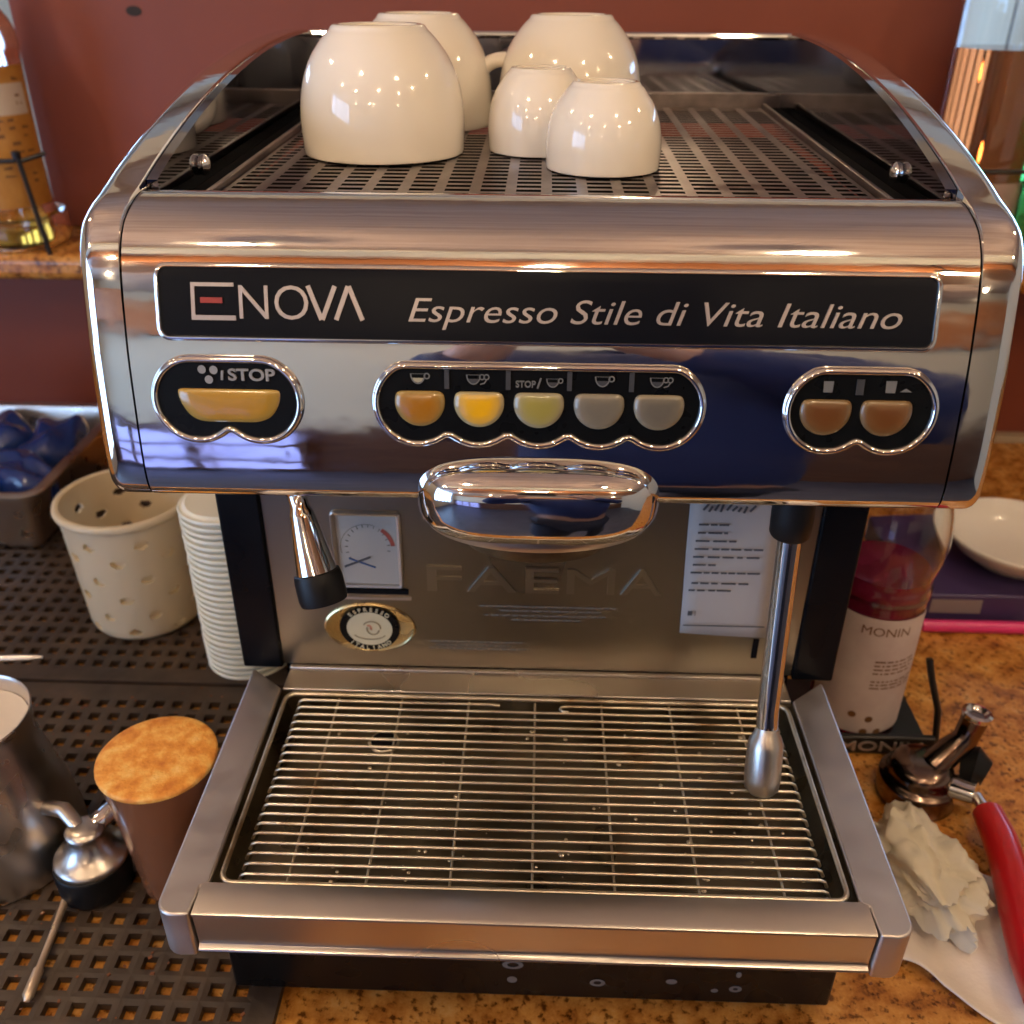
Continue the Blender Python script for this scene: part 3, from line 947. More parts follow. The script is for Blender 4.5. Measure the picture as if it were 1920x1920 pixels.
# taped paper sheet
ps = MB()
NXp, NZp = 6, 10
vs = []
for j in range(NZp + 1):
    for i in range(NXp + 1):
        u, v = i / NXp, j / NZp
        x = .1085 + .0675 * u + .004 * (1 - v)
        z = .2035 + .1500 * v - .003 * u
        vs.append(pmap(x, z, .0008 + .0012 * math.sin(u * PI) * (0.5 + v) + .0006 * math.sin(v * 9)))
ps.add(vs, [(j * 7 + i, j * 7 + i + 1, (j + 1) * 7 + i + 1, (j + 1) * 7 + i) for j in range(NZp) for i in range(NXp)])
sheet = ps.build('paper_notice', 'paper', mach, 60)
sd = sheet.modifiers.new('thick', 'SOLIDIFY'); sd.thickness = .0003; sd.offset = 1
mb = MB()
def pline(z, a, b, t=.0013, lo=.004, hi=.011):
    x = a
    while x < b:
        l = random.uniform(lo, hi)
        mb.box(x, min(x + l, b), PY - .0042, PY - .0038, z, z + t)
        x += l + random.uniform(.0012, .003)
for z, a, b in ((.3035, .117, .139), (.2965, .117, .139), (.2895, .116, .146), (.2825, .116, .168), (.2755, .1155, .166), (.2685, .116, .133), (.2615, .115, .167), (.2520, .1165, .160), (.2455, .115, .147)):
    pline(z, a, b)
pline(.2225, .1165, .1225, .004, .003, .006)
mb.box(.1140, .1770, PY - .0040, PY - .0037, .2125, .2133)
# scrawled heading at the top of the sheet, cropped by the head
for i in range(9):
    x = .119 + i * .0042
    bar_on(mb, (x, .3145 + random.uniform(0, .002)), (x + random.uniform(.001, .004), .321 + random.uniform(-.002, .002)), .0016, .0036, .0042)
mb.build('sheet_print', 'ink', sheet, 0)['kind'] = 'stuff'
mb = MB(); quad_on(mb, .1805, .1835, .2050, .3900, .0012); mb.build('cover_strip', 'satin', mach, 0)
for x in (.1735, .1905):
    mb = MB(); quad_on(mb, x - .0022, x + .0022, .1800, .1985, .0012); mb.build('panel_slot', 'dark_inside', mach, 0)

# hot water nozzle at the left
def axis_mat(a, b):
    a, b = Vector(a), Vector(b)
    q = (b - a).to_track_quat('Z', 'Y')
    return Matrix.Translation(a) @ q.to_matrix().to_4x4(), (b - a).length
A_, L_ = axis_mat((-.1515, .136, .388), (-.1345, .113, .3165))
MB().lathe([(.0075, -.002), (.0075, .010), (.0058, .012), (.0058, .020), (.0072, .023), (.0076, .026), (.0128, .062), (.0130, .064), (.012, .0645)], n=32, mat=A_).build('water_nozzle', 'chrome', mach, 40)
MB().lathe([(.0100, .060), (.0142, .062), (.0150, .066), (.0152, .078), (.0145, .0815), (.0100, .082), (.0095, .076)], n=32, mat=A_).build('nozzle_tip', 'black_rubber', mach, 40)
MB().box(-.168, -.150, .128, .142, .380, .3905).build('nozzle_mount', 'black_rubber', mach, 0, bev=.002)
# steam wand
wand = MB().tube([(.1535, .132, .362), (.1545, .131, .33), (.158, .127, .22), (.1585, .122, .202)], .0074, 20).build('steam_wand', 'chrome', mach, 40)
A_, L_ = axis_mat((.1585, .1225, .205), (.1575, .109, .163))
MB().lathe([(.0074, -.003), (.0088, .002), (.0115, .007), (.0122, .012), (.0124, .034), (.0115, .042), (.0080, .046), (.0015, .047)], n=32, mat=A_).build('steam_tip', 'brushed', wand, 40)
MB().lathe([(.0115, .356), (.0125, .358), (.0130, .372), (.0125, .3905)], (.1532, .132, 0), 28).build('wand_collar', 'black_rubber', wand, 40)

# drip tray: frame bars, fascia, basin, wire grate
ZG = .1600
for sx in (-1, 1):
    poly = [(sx * .2015, .2060), (sx * .2015, .0205), (sx * .2062, .0185), (sx * .2075, -.0020)]
    for i in range(7):
        a = -PI / 2 + PI / 2 * i / 6
        poly.append((sx * (.2170 + .0115 * math.cos(a)), .0090 + .0115 * math.sin(a)))
    poly += [(sx * .2300, .2270), (sx * .2290, .2290)]
    MB().prism_z(poly, .1215, ZG + .0006).build('side_bar', 'satin', mach, 30, bev=.0015)
fasc = MB()
fp = [(.0215, .1605), (.0010, .1600), (-.0010, .1590), (-.0012, .1575), (.0000, .1562), (.0008, .1300), (-.0004, .1285), (-.0020, .1278), (-.0024, .1268), (-.0012, .1255), (.0010, .1215), (.0215, .1210)]
fasc.prism_x(fp, -.2058, .2058).build('front_bar', 'brushed', mach, 30)
MB().box(-.2005, .2005, .2062, .2300, .150, ZG - .0002).box(-.2005, .2005, .2300, .2342, .150, .1622).build('rear_ledge', 'brushed', mach, 0, bev=.001)
bs = MB()
B = dict(x=.2012, y0=.0218, y1=.2058, zt=.1580, zb=.1330)
xb, yb0, yb1 = .190, .032, .198
vs = [(-B['x'], B['y0'], B['zt']), (B['x'], B['y0'], B['zt']), (B['x'], B['y1'], B['zt']), (-B['x'], B['y1'], B['zt']),
      (-xb, yb0, B['zb']), (xb, yb0, B['zb']), (xb, yb1, B['zb']), (-xb, yb1, B['zb'])]
bs.add(vs, [(4, 5, 6, 7)] + [(i, (i + 1) % 4, 4 + (i + 1) % 4, 4 + i) for i in range(4)])
basin = bs.build('drip_basin', 'basin', mach, 0)
MB().lathe([(.0100, .1352), (.0108, .1356), (.0116, .1350), (.0118, .1332)], (-.1165, .176, 0), 24).build('drain_highlight', 'wire', basin, 40)  # ring added for the bright highlight beside the drain
MB().lathe([(.0100, .1357), (.0098, .1361), (.001, .1362)], (-.1165, .176, 0), 24).build('drain_hole', 'dark_inside', basin, 40)
# drops and crumbs in the basin
mb = MB()
for i in range(90):
    x, y = random.uniform(-.18, .185), random.uniform(.035, .195)
    r = random.uniform(.0006, .0022)
    mb.lathe([(r, .1329), (r * .8, .1329 + r * .35), (r * .3, .1329 + r * .5)], (x, y, 0), 7)
mb.build('water_drops', 'wire', basin, 60)['kind'] = 'stuff'
grate = MB()
def rloop(x0, x1, y0, y1, r, z, k=5):
    return [(x, y, z) for x, y in rrect(x0, x1, y0, y1, r, k)]
lp = rloop(-.1965, .1965, .0245, .2035, .008, .1570)
gr = grate.tube(lp + [lp[0], lp[1]], .0019, 8).build('drip_grate', 'wire', mach, 50)
NW = 21
def wire(pts, r=.00112):
    return MB().tube(pts, r, 8).build('wire', 'wire', gr, 60)
base_w = None
for i in range(NW):
    y = .0310 + i * (.1960 - .0310) / (NW - 1)
    jx = random.uniform(-.0006, .0006)
    def path(a, b):
        return [(a, y, .1515), (a + .002, y, .1560), (a + .005, y, .1575), ((a + b) / 2 , y + random.uniform(-.0003, .0003), .1575), (b - .005, y, .1575), (b - .002, y, .1560), (b, y, .1515)]
    if i == NW - 1:
        wire(path(-.1865, -.030)[:-2] + [(-.0275, y - .0008, .1573)])
        wire([(.186, y, .1515), (.184, y, .156), (.181, y, .1575), (.024, y, .1575), (.0205, y - .0012, .1575), (.0195, y - .0035, .1575), (.0215, y - .0060, .1575), (.026, y - .0068, .1575)])
    else:
        wire(path(-.1865 + jx, .1865 + jx))
for x in (-.155, -.105, -.052, .0, .052, .105, .158):
    wire([(x, .026, .1540), (x, .2025, .1540)], .0009)
# base with printed marks
base = MB().box(-.2135, .2135, .0485, .590, .014, .1208).build('base', 'black_gloss', mach, 0, bev=.002)
MB().box(-.196, .196, .0300, .5, .1000, .1195).build('tray_support', 'dark_inside', mach, 0)
for sx in (-1, 1):
    for y in (.09, .54):
        MB().lathe([(.018, .0002), (.02, .003), (.016, .0155)], (sx * .17, y, 0), 20).build('foot', 'black_rubber', mach, 40)
mb = MB()
BY = .0485
def disc_on(mb, cx, cz, rx, rz, ri=0.0, k=20):
    if ri:
        vs = [(cx + rx * f * math.cos(2 * PI * i / k), BY - .0004, cz + rz * f * math.sin(2 * PI * i / k)) for f in (1, ri) for i in range(k)]
        mb.add(vs, [(i, (i + 1) % k, k + (i + 1) % k, k + i) for i in range(k)])
    else:
        mb.add([(cx + rx * math.cos(2 * PI * i / k), BY - .0004, cz + rz * math.sin(2 * PI * i / k)) for i in range(k)], [tuple(range(k))])
for a in ((-.0120, .0500, .0075, .0045, .55), (-.0125, .0335, .0036, .0036), (.0480, .0330, .0055, .0040, .5), (.1000, .0370, .0040, .0028), (.1310, .0285, .0026, .0022), (.1460, .0470, .0020, .0032), (.1455, .0310, .0045, .0035, .4)):
    mb = MB()
    disc_on(mb, *a)
    mb.build('printed_mark', 'icon', base, 0)


# ------------------------------------------------------------------ cups on the tray
def cup_mesh(R, H, foot):
    prof = [(R * .955, .003), (R * .985, 0.0), (R, .0015), (R * 1.005, H * .10), (R * 1.012, H * .28), (R * .985, H * .46), (R * .925, H * .62),
            (R * .83, H * .76), (R * .72, H * .865), (R * (foot + .09), H * .93), (R * (foot + .045), H * .958), (R * (foot + .02), H * .985), (R * (foot - .015), H), (R * (foot - .08), H * .997),
            (R * (foot - .11), H * .975), (.0005, H * .97)]
    inner = [(.0005, H * .92), (R * .5, H * .90), (R * .78, H * .74), (R * .92, H * .5), (R * .955, H * .2), (R * .955, .003)]
    return MB().lathe(catmull(prof, 3), n=64, caps=False), MB().lathe(inner, n=64, caps=False)
def cup(x, y, R, H, foot, handle, name, label, group, first=None):
    t = thing(name, label, 'cup', (x, y, trz(y) + .0004), 0, group)
    a, b = cup_mesh(R, H, foot)
    a.add(b.v, b.f)
    a.build('bowl', 'ceramic', t, 50, local=True)
    hd = MB()
    pts = []
    for i in range(15):
        q = -PI / 2 + PI * i / 14
        rr_ = R * .90 + R * .40 * max(math.cos(q), 0) ** .8
        pts.append((rr_ * math.cos(handle), rr_ * math.sin(handle), H * .36 + H * .24 * math.sin(q)))
    hd.tube(catmull(pts, 2), R * .10, 12)
    hd.build('handle', 'ceramic', t, 60, local=True)
    return t
GB, GS = 'large white cups upside down on the tray', 'small white cups upside down on the tray'
cup(-.1185, .3610, .0580, .083, .545, PI * .80, 'cappuccino_cup', 'large white cup upside down at the left front of the cup tray', GB)
cup(-.1050, .4850, .0580, .083, .545, PI * .62, 'cappuccino_cup', 'large white cup standing behind the left front cup', GB)
cup(.0180, .4820, .0580, .083, .545, PI * 1.0, 'cappuccino_cup', 'large white cup standing behind the two small cups', GB)
cup(-.0055, .3740, .0375, .0555, .56, PI * .45, 'espresso_cup', 'small white cup half hidden behind the other small cup', GS)
cup(.0380, .3115, .0385, .0540, .56, PI * .32, 'espresso_cup', 'small white cup nearest the tray front edge', GS)

# ------------------------------------------------------------------ left side of the counter
def rubber_mat(name, x0, x1, y0, y1, p, hole, label, z=.0085):
    mb = MB()
    nx, ny = int(round((x1 - x0) / p)), int(round((y1 - y0) / p))
    for i in range(nx):
        for j in range(ny):
            ax, ay = x0 + i * p, y0 + j * p
            m_ = (p - hole) / 2
            solid = (i in (0, nx - 1) or j in (0, ny - 1))
            o4 = [(ax, ay), (ax + p, ay), (ax + p, ay + p), (ax, ay + p)]
            zr = z + .0006 * math.sin(i * 12.9898 + j * 78.233)
            if solid:
                mb.add([(x, y, z) for x, y in o4], [(0, 1, 2, 3)])
                continue
            jx, jy = random.uniform(-.0008, .0008), random.uniform(-.0008, .0008)
            i4 = [(ax + m_ + jx, ay + m_ + jy), (ax + p - m_ + jx, ay + m_ + jy), (ax + p - m_ + jx, ay + p - m_ + jy), (ax + m_ + jx, ay + p - m_ + jy)]
            vs = [(x, y, z) for x, y in o4] + [(x, y, z - .0004) for x, y in i4] + [(x, y, .0012) for x, y in i4]
            fs = [(k, (k + 1) % 4, 4 + (k + 1) % 4, 4 + k) for k in range(4)] + [(4 + k, 4 + (k + 1) % 4, 8 + (k + 1) % 4, 8 + k) for k in range(4)]
            mb.add(vs, fs)
    b = [(x0, y0), (x0 + nx * p, y0), (x0 + nx * p, y0 + ny * p), (x0, y0 + ny * p)]
    mb.add([(x, y, z) for x, y in b] + [(x, y, .0005) for x, y in b], [(k, (k + 1) % 4, 4 + (k + 1) % 4, 4 + k) for k in range(4)])
    o = mb.build(name, 'mat', smooth=0)
    return tag(o, label, 'mat', 'perforated rubber mats on the counter')
rubber_mat('rubber_mat', -1.017, -.190, -.112, .383, .0190, .0105, 'dark perforated rubber mat under the steel pitcher and thin stem tool')
rubber_mat('rubber_mat', -1.03, -.213, .3875, .862, .0190, .0105, 'dark perforated rubber mat under the cream plastic holder and steel pan')
ZM = .0088

# cream utensil holder with round holes
def holder():
    t = thing('utensil_holder', 'cream plastic utensil cylinder with round holes, open at the top', 'holder', (-.447, .512, ZM))
    H, R0, R1 = .150, .0615, .0700
    NU, NV = 96, 48
    rows_h = [.014, .034, .058, .082, .106, .126]
    def hole(u, z):
        for r_i, zh in enumerate(rows_h):
            off = 0 if r_i % 2 == 0 else .5
            for q in range(8):
                au = (q + off + .18) * 2 * PI / 8
                d = (u - au + PI) % (2 * PI) - PI
                if (d * .066 / .0072) ** 2 + ((z - zh) / .0050) ** 2 < 1:
                    return 2 if math.sin(au) > .2 or (r_i * 5 + q * 3) % 7 == 4 else 1
        return 0
    def rad(z):
        if z < .010:
            return R0 - .010 + math.sqrt(max(0, .010 ** 2 - (.010 - z) ** 2)) 
        return R0 + (R1 - R0) * z / H
    mb = MB()
    vs, fs = [], []
    NUu, NVv = 216, 76
    for layer in (0, 1):
        for j in range(NVv + 1):
            z = H * j / NVv
            r = rad(z) - layer * .0042
            for i in range(NUu):
                a = 2 * PI * i / NUu
                vs.append((r * math.cos(a), r * math.sin(a), z if layer == 0 else max(z, .003)))
    S_ = (NVv + 1) * NUu
    hk = [[hole(2 * PI * (i + .5) / NUu, H * (j + .5) / NVv) for i in range(NUu)] for j in range(NVv)]
    keep = [[not q for q in row] for row in hk]
    for j in range(NVv):
        for i in range(NUu):
            a, b = j * NUu + i, j * NUu + (i + 1) % NUu
            if keep[j][i]:
                fs.append((a, b, b + NUu, a + NUu))
                fs.append((S_ + a, S_ + a + NUu, S_ + b + NUu, S_ + b))
            else:
                if hk[j][i] == 1:
                    fs.append((S_ + a, S_ + b, S_ + b + NUu, S_ + a + NUu))  # closed cream back stands in for the lit inside seen through the hole
                if keep[j - 1][i]: fs.append((a, b, S_ + b, S_ + a))
                if j + 1 < NVv and keep[j + 1][i]: fs.append((a + NUu, b + NUu, S_ + b + NUu, S_ + a + NUu))
                if keep[j][i - 1]: fs.append((a, a + NUu, S_ + a + NUu, S_ + a))
                if keep[j][(i + 1) % NUu]: fs.append((b, b + NUu, S_ + b + NUu, S_ + b))
    mb.add(vs, fs)
    mb.build('wall', 'cream_plastic', t, 50, local=True)
    MB().lathe([(.001, .001), (R0 - .011, .001), (R0 - .008, .0035), (.001, .0035)], n=48).build('floor', 'cream_plastic', t, 40, local=True)
    MB().lathe([(R1 - .0035, H - .001), (R1 - .0035, H + .0022), (R1 - .001, H + .0035), (R1 + .003, H + .0025), (R1 + .0042, H - .0015), (R1 + .003, H - .005), (R1, H - .006)], n=72, caps=False).build('rim', 'cream_plastic', t, 60, local=True)
holder()

# stack of lids
NL = 27
lid_me = None
ORD = ('second third fourth fifth sixth seventh eighth ninth tenth eleventh twelfth thirteenth fourteenth fifteenth sixteenth seventeenth eighteenth nineteenth twentieth '
       'twenty-first twenty-second twenty-third twenty-fourth twenty-fifth twenty-sixth').split()
lid_group = 'white plastic lids stacked beside the machine'
for i in range(NL):
    if lid_me is None:
        Rl = .0460
        lid_me = MB().lathe([(.034, .0058), (.0385, .0060), (.0405, .0035), (.0430, .0030), (Rl - .001, .0034), (Rl, .0022), (Rl, .0008), (Rl - .0012, .0), (.0420, .0004), (.0390, .0008), (.0375, .0035), (.034, .0045)], n=56).mesh('lid')
        lid_me.materials.append(M['lid_white'])
        lid_me.polygons.foreach_set('use_smooth', [True] * len(lid_me.polygons))
        lid_me.set_sharp_from_angle(angle=math.radians(50))
    o = bpy.data.objects.new('cup_lid', lid_me)
    COL.objects.link(o)
    o.location = (-.3080 - i * .00005 + random.uniform(-.0005, .0005), .4380 + random.uniform(-.0005, .0005), ZM + i * .0072)
    if i == NL - 1:
        tag(o, 'white plastic lid topmost of the stack beside the machine', 'lid', lid_group)
    elif i == 0:
        tag(o, 'white plastic lid lowest in the stack, on the rubber mat', 'lid', lid_group)
    else:
        tag(o, 'white plastic lid, %s from the bottom of the stack beside the machine' % ORD[i - 1], 'lid', lid_group)

# steel pan with dark wraps
pan = thing('steel_pan', 'deep rectangular steel pan with folded rim at the left wall', 'pan', (-.73, .76, ZM))
pm = MB()
x0, x1, y0, y1, zt = -.90, -.610, .615, .900, .098
def ringpts(d, z, r):
    return [(x, y, z) for x, y in rrect(x0 + d, x1 - d, y0 + d, y1 - d, r, 5)]
secs = [ringpts(-.001, zt - .006, .028), ringpts(-.002, zt - .001, .028), ringpts(.001, zt, .026), ringpts(.012, zt - .0005, .018), ringpts(.014, zt - .004, .016), ringpts(.022, ZM + .006, .014), ringpts(.026, ZM + .001, .012)]
k = len(secs[0])
pm.add([p for r in secs for p in r], [(r * k + i, r * k + (i + 1) % k, (r + 1) * k + (i + 1) % k, (r + 1) * k + i) for r in range(len(secs) - 1) for i in range(k)] + [tuple((len(secs) - 1) * k + i for i in range(k))])
po = pm.build('pan_body', 'steel_pot', pan, 50)
for j, (cx, cy, rz) in enumerate(((-.675, .71, .3), (-.735, .70, -.2), (-.79, .72, .5), (-.68, .81, -.4), (-.76, .83, .2))):
    s_ = superell((0, 0, 0), .033, .058, .030, .6, .6, 28, 14)
    s_.v = [(x + .004 * math.sin(y * 90 + j), y + .003 * math.sin(x * 120), z + .005 * math.sin(x * 130 + y * 70 + j)) for x, y, z in s_.v]
    o = s_.build('wrapped_packet', 'blue_wrap', None, 80)
    o.location = (cx, cy, .070)
    o.rotation_euler = (.1 * math.sin(j * 3), .1, rz + .4)
    tag(o, ['dark blue shiny packet at the right front in the steel pan', 'dark blue shiny packet in the middle front of the pan', 'dark blue shiny packet at the left front of the pan',
            'dark blue shiny packet at the right back of the pan', 'dark blue shiny packet at the left back of the pan'][j], 'packet', 'dark packets in the steel pan')

# steel milk pitcher
pit = thing('milk_pitcher', 'steel milk pitcher with pale milk, cut by the left picture edge', 'pitcher', (-.446, .172, ZM))
MB().lathe(catmull([(.045, .0), (.0640, .001), (.0665, .006), (.0650, .03), (.0610, .06), (.0540, .09), (.0500, .115), (.0505, .134), (.0520, .142), (.0505, .1425), (.0485, .134), (.0475, .115)], 3), n=56).build('pitcher_body', 'steel_pot', pit, 60, local=True)
MB().lathe([(.0001, .1300), (.03, .1303), (.0478, .1305), (.0478, .120)], n=40).build('milk', 'milk', pit, 60, local=True)
tag(MB().tube([(-.52, .240, .152), (-.48, .236, .156), (-.418, .236, .160), (-.408, .237, .160)], [.003, .003, .0028, .0015], 8).build('spoon', 'steel_pot', smooth=60), 'thin metal spoon handle lying across the steel pitcher', 'spoon')

# brown cup with orange foam
cc = thing('tall_cup', 'tall brown cup with an orange foamy top beside the drip tray', 'cup', (-.285, .150, ZM))
MB().lathe(catmull([(.028, 0), (.0315, .001), (.0325, .006), (.036, .05), (.0405, .10), (.0432, .126), (.0440, .128), (.0435, .130), (.0420, .1295)], 3), n=56).build('cup_body', 'brown_cup', cc, 60, local=True)
MB().lathe([(.0001, .1322), (.02, .1320), (.036, .1316), (.0425, .1308), (.0444, .1298), (.0446, .1280), (.0443, .1262)], n=48).build('foam_top', 'crema', cc, 60, local=True)

# coffee crumbs on the mat and the counter
mb = MB()
for i in range(260):
    x, y = (random.uniform(-.60, -.20), random.uniform(-.03, .38)) if i < 170 else (random.uniform(.24, .46), random.uniform(.05, .42))
    q = random.uniform(.0006, .0016)
    zz = .0084 if i < 170 else .0001
    a = random.uniform(0, PI)
    mm = Matrix.Translation((x, y, zz)) @ Matrix.Rotation(a, 4, 'Z')
    mb.box(-q, q, -q * .7, q * .7, 0, q * .8, mm)
tag(mb.build('coffee_crumbs', 'brown_cup', smooth=0), kind='stuff')
# small black and chrome tool with a thin stem
tl = thing('stem_tool', 'small black round tool with chrome neck and thin metal stem on the front mat', 'tool', (-.352, .137, ZM))
T = Vector((-.352, .137, ZM))
MB().lathe(catmull([(.024, .0), (.0275, .002), (.0285, .012), (.0285, .028), (.0275, .031)], 2), T, 40).build('black_base', 'black_rubber', tl, 50)
MB().lathe(catmull([(.0280, .0305), (.0288, .033), (.0275, .036), (.021, .041), (.016, .048), (.0135, .056), (.0150, .060), (.010, .064), (.001, .065)], 3), T + Vector((.001, .002, 0)), 40).build('chrome_cap', 'brushed', tl, 50)
MB().tube([T + Vector((.006, .010, .058)), T + Vector((.024, .030, .066)), T + Vector((.032, .040, .060))], [.008, .0085, .006], 14).build('spout', 'chrome', tl, 50)
MB().tube([T + Vector((-.004, .004, .060)), T + Vector((-.020, .016, .066)), T + Vector((-.038, .020, .064)), T + Vector((-.041, .020, .060))], [.006, .0065, .006, .004], 14).build('lever', 'brushed', tl, 50)
MB().tube([T + Vector((-.016, -.020, .007)), T + Vector((-.0135, -.050, .0045)), T + Vector((-.0105, -.078, .0042)), T + Vector((-.0102, -.080, .0044)), T + Vector((-.0085, -.100, .0044)), T + Vector((-.008, -.104, .003))],
          [.0028, .0026, .0026, .0038, .0042, .002], 12).build('stem', 'stick', tl, 50)

# bottles on the ledge, left
ZL = .3237
def bottle(name, label, loc, prof, mat, liq=None, liqmat=None, n=48, cat='bottle', wall=.0022):
    t = thing(name, label, cat, loc)
    ins = [(max(q - wall, .0008), z) for q, z in prof if z > .005 and q > wall * 2]
    zi = ins[0][1]
    prof = [(.0005, prof[0][1])] + list(prof) if prof[0][0] > .001 else list(prof)
    prof = prof[:-1] + [(ins[-1][0], ins[-1][1] + .0004)] + ins[::-1] + [(.0005, zi - .0005)]
    MB().lathe(prof, n=n).build('glass_body', mat, t, 50, local=True)
    if liq:
        MB().lathe(liq, n=n).build('liquid', liqmat, t, 50, local=True)
    return t
def label_wrap(t, r, a0, a1, z0, z1, mat, name='label', k=24):
    vs = []
    for i in range(k + 1):
        a = a0 + (a1 - a0) * i / k
        vs += [(r * math.cos(a), r * math.sin(a), z0), (r * math.cos(a), r * math.sin(a), z1)]
    return MB().add(vs, [(2 * i, 2 * i + 2, 2 * i + 3, 2 * i + 1) for i in range(k)]).build(name, mat, t, 80, local=True)
b1 = bottle('liquor_bottle', 'clear bottle of amber liquor with large orange label on the ledge', (-.722, .935, ZL),
            catmull([(.030, .002), (.056, .0), (.064, .005), (.066, .02), (.064, .042), (.050, .052), (.049, .22), (.052, .245), (.046, .275), (.022, .31), (.017, .34), (.016, .40), (.018, .405), (.001, .405)], 3), 'glass',
            [(.001, .010), (.058, .010), (.060, .030), (.046, .055), (.0462, .21), (.001, .21)], 'amber')
label_wrap(b1, .0505, -PI * .95, PI * .05, .055, .225, 'orange_label')
mb = MB()
for i in range(15):
    z = .075 + i * .0095
    for a in (-1.9, -1.5, -1.1, -.75, -.4):
        if random.random() < .6:
            a1 = a + random.uniform(.12, .3)
            mb.add([(.0509 * math.cos(q), .0509 * math.sin(q), zz) for q in (a, a1) for zz in (z, z + random.choice((.002, .003, .0045)))], [(0, 2, 3, 1)])
mb.build('label_print', 'label_print', b1, 0, local=True)['kind'] = 'stuff'
label_wrap(b1, .0508, -PI * .32, -PI * .02, .168, .205, 'sticker', 'neck_sticker')
# wire rack, left
rk = thing('wire_rack', 'black wire rail standing before the orange label bottle', 'rack', (-.66, .875, ZL))
MB().tube([(-.655, .872, .3240), (-.667, .872, .44), (-.669, .872, .452)], .0032, 10).build('post', 'black_wire', rk)
MB().tube([(-.672, .872, .442), (-.74, .872, .440), (-.9, .872, .440)], .0030, 10).build('rail', 'black_wire', rk)
MB().tube([(-.669, .872, .441), (-.655, .880, .4445), (-.640, .890, .449)], .0030, 10).build('arm', 'black_wire', rk)
MB().lathe([(.001, 0), (.0055, .001), (.006, .009), (.001, .0105)], (-.669, .872, .4445), 14).build('post_knob', 'black_wire', rk)

# right side bottles on the ledge
b2 = bottle('liquor_bottle', 'bottle of dark brown liquor on the ledge at the right', (.568, .955, ZL),
            catmull([(.040, .002), (.056, .0), (.059, .006), (.059, .20), (.059, .32), (.056, .35), (.05, .375), (.03, .41), (.018, .44), (.016, .50), (.001, .50)], 3), 'glass',
            [(.001, .008), (.0563, .008), (.0563, .252), (.001, .252)], 'brown_liquid')
label_wrap(b2, .0597, -PI * .62, PI * .05, .02, .10, 'pink_label')
b3 = bottle('liquor_bottle', 'green glass bottle standing right of the dark brown one', (.655, .905, ZL),
            catmull([(.030, .002), (.040, .0), (.042, .006), (.042, .17), (.038, .20), (.016, .25), (.014, .32), (.001, .32)], 3), 'glass_green')
rk2 = thing('wire_rack', 'black wire rail crossing before the right hand bottles', 'rack', (.6, .875, ZL))
MB().tube([(.500, .872, .4425), (.60, .872, .4430), (.85, .872, .4430)], .0028, 10).build('rail', 'black_wire', rk2)
MB().tube([(.800, .872, .3240), (.800, .872, .45)], .0032, 10).build('post', 'black_wire', rk2)

# ------------------------------------------------------------------ right side of the counter
SX, SY = .320, .372
sb = bottle('syrup_bottle', 'clear syrup bottle half full of red liquid with pale label', (SX, SY, .0045),
            catmull([(.030, .003), (.040, .0), (.0425, .005), (.0425, .150), (.0440, .158), (.0440, .168), (.0425, .176), (.0480, .200), (.0480, .225), (.0430, .250), (.0340, .272), (.027, .295), (.021, .32), (.0155, .345), (.0150, .36)], 3), 'glass',
            [(.001, .0085), (.0392, .0085), (.0398, .150), (.0412, .160), (.0412, .166), (.0400, .172), (.0405, .180), (.001, .1805)], 'syrup')
label_wrap(sb, .0431, -PI * .98, -PI * .13, .012, .146, 'syrup_label')
mb = MB()
def wrap_text(mb, s, r, a_c, wd, z0, z1):
    vs, fs = text_geo(s, 0, .0, .0)
    cap = max(v[1] for v in text_geo('E')[0])
    a, b = min(v[0] for v in vs), max(v[0] for v in vs)
    out = []
    for x, y, z in vs:
        q = a_c + ((x - a) / (b - a) - .5) * wd / r
        out.append((r * math.cos(q), r * math.sin(q), z0 + y / cap * (z1 - z0)))
    mb.add(out, fs)
wrap_text(mb, 'MONIN', .0434, -PI * .52, .044, .128, .137)
for z in (.098, .0935, .089, .0845, .075, .071, .067):
    a = -PI * .55
    while a < -PI * .26:
        l = random.uniform(.05, .22)
        mb.add([(.0434 * math.cos(q), .0434 * math.sin(q), zz) for q in (a, a + l) for zz in (z, z + .0016)], [(0, 2, 3, 1)])
        a += l + .04
for a, z in ((-PI * .62, .034), (-PI * .5, .030), (-PI * .52, .0145), (-PI * .42, .014)):
    mb.add([(.0434 * math.cos(a + .09 * math.cos(q * PI / 6)), .0434 * math.sin(a + .09 * math.cos(q * PI / 6)), z + .0038 * math.sin(q * PI / 6)) for q in range(12)], [tuple(range(12))])
mb.build('label_print', 'label_print', sb, 0, local=True, fix=False)['kind'] = 'stuff'
rb = thing('bottle_rack', 'black bottle rack with white lettering at the foot of the syrup bottle', 'rack', (.345, .36, 0))
MB().box(.262, .384, .318, .325, .0004, .0215).build('rack_front', 'rack_black', rb, 0, bev=.002)
MB().box(.262, .384, .3252, .424, .0004, .0042).build('rack_base', 'rack_black', rb, 0, bev=.001)
MB().tube([(.392, .334, .0035), (.385, .333, .045), (.372, .334, .080), (.366, .338, .102)], .0032, 10).build('rack_rod', 'black_wire', rb)
mb = MB()
put_text(mb, 'MONIN', .293, .372, .0055, .0165, lambda x, z, h: (x, .3175 - h, z), -.0008, .0006, 0, .01)
mb.build('rack_lettering', 'letter', rb, 0, fix=False)

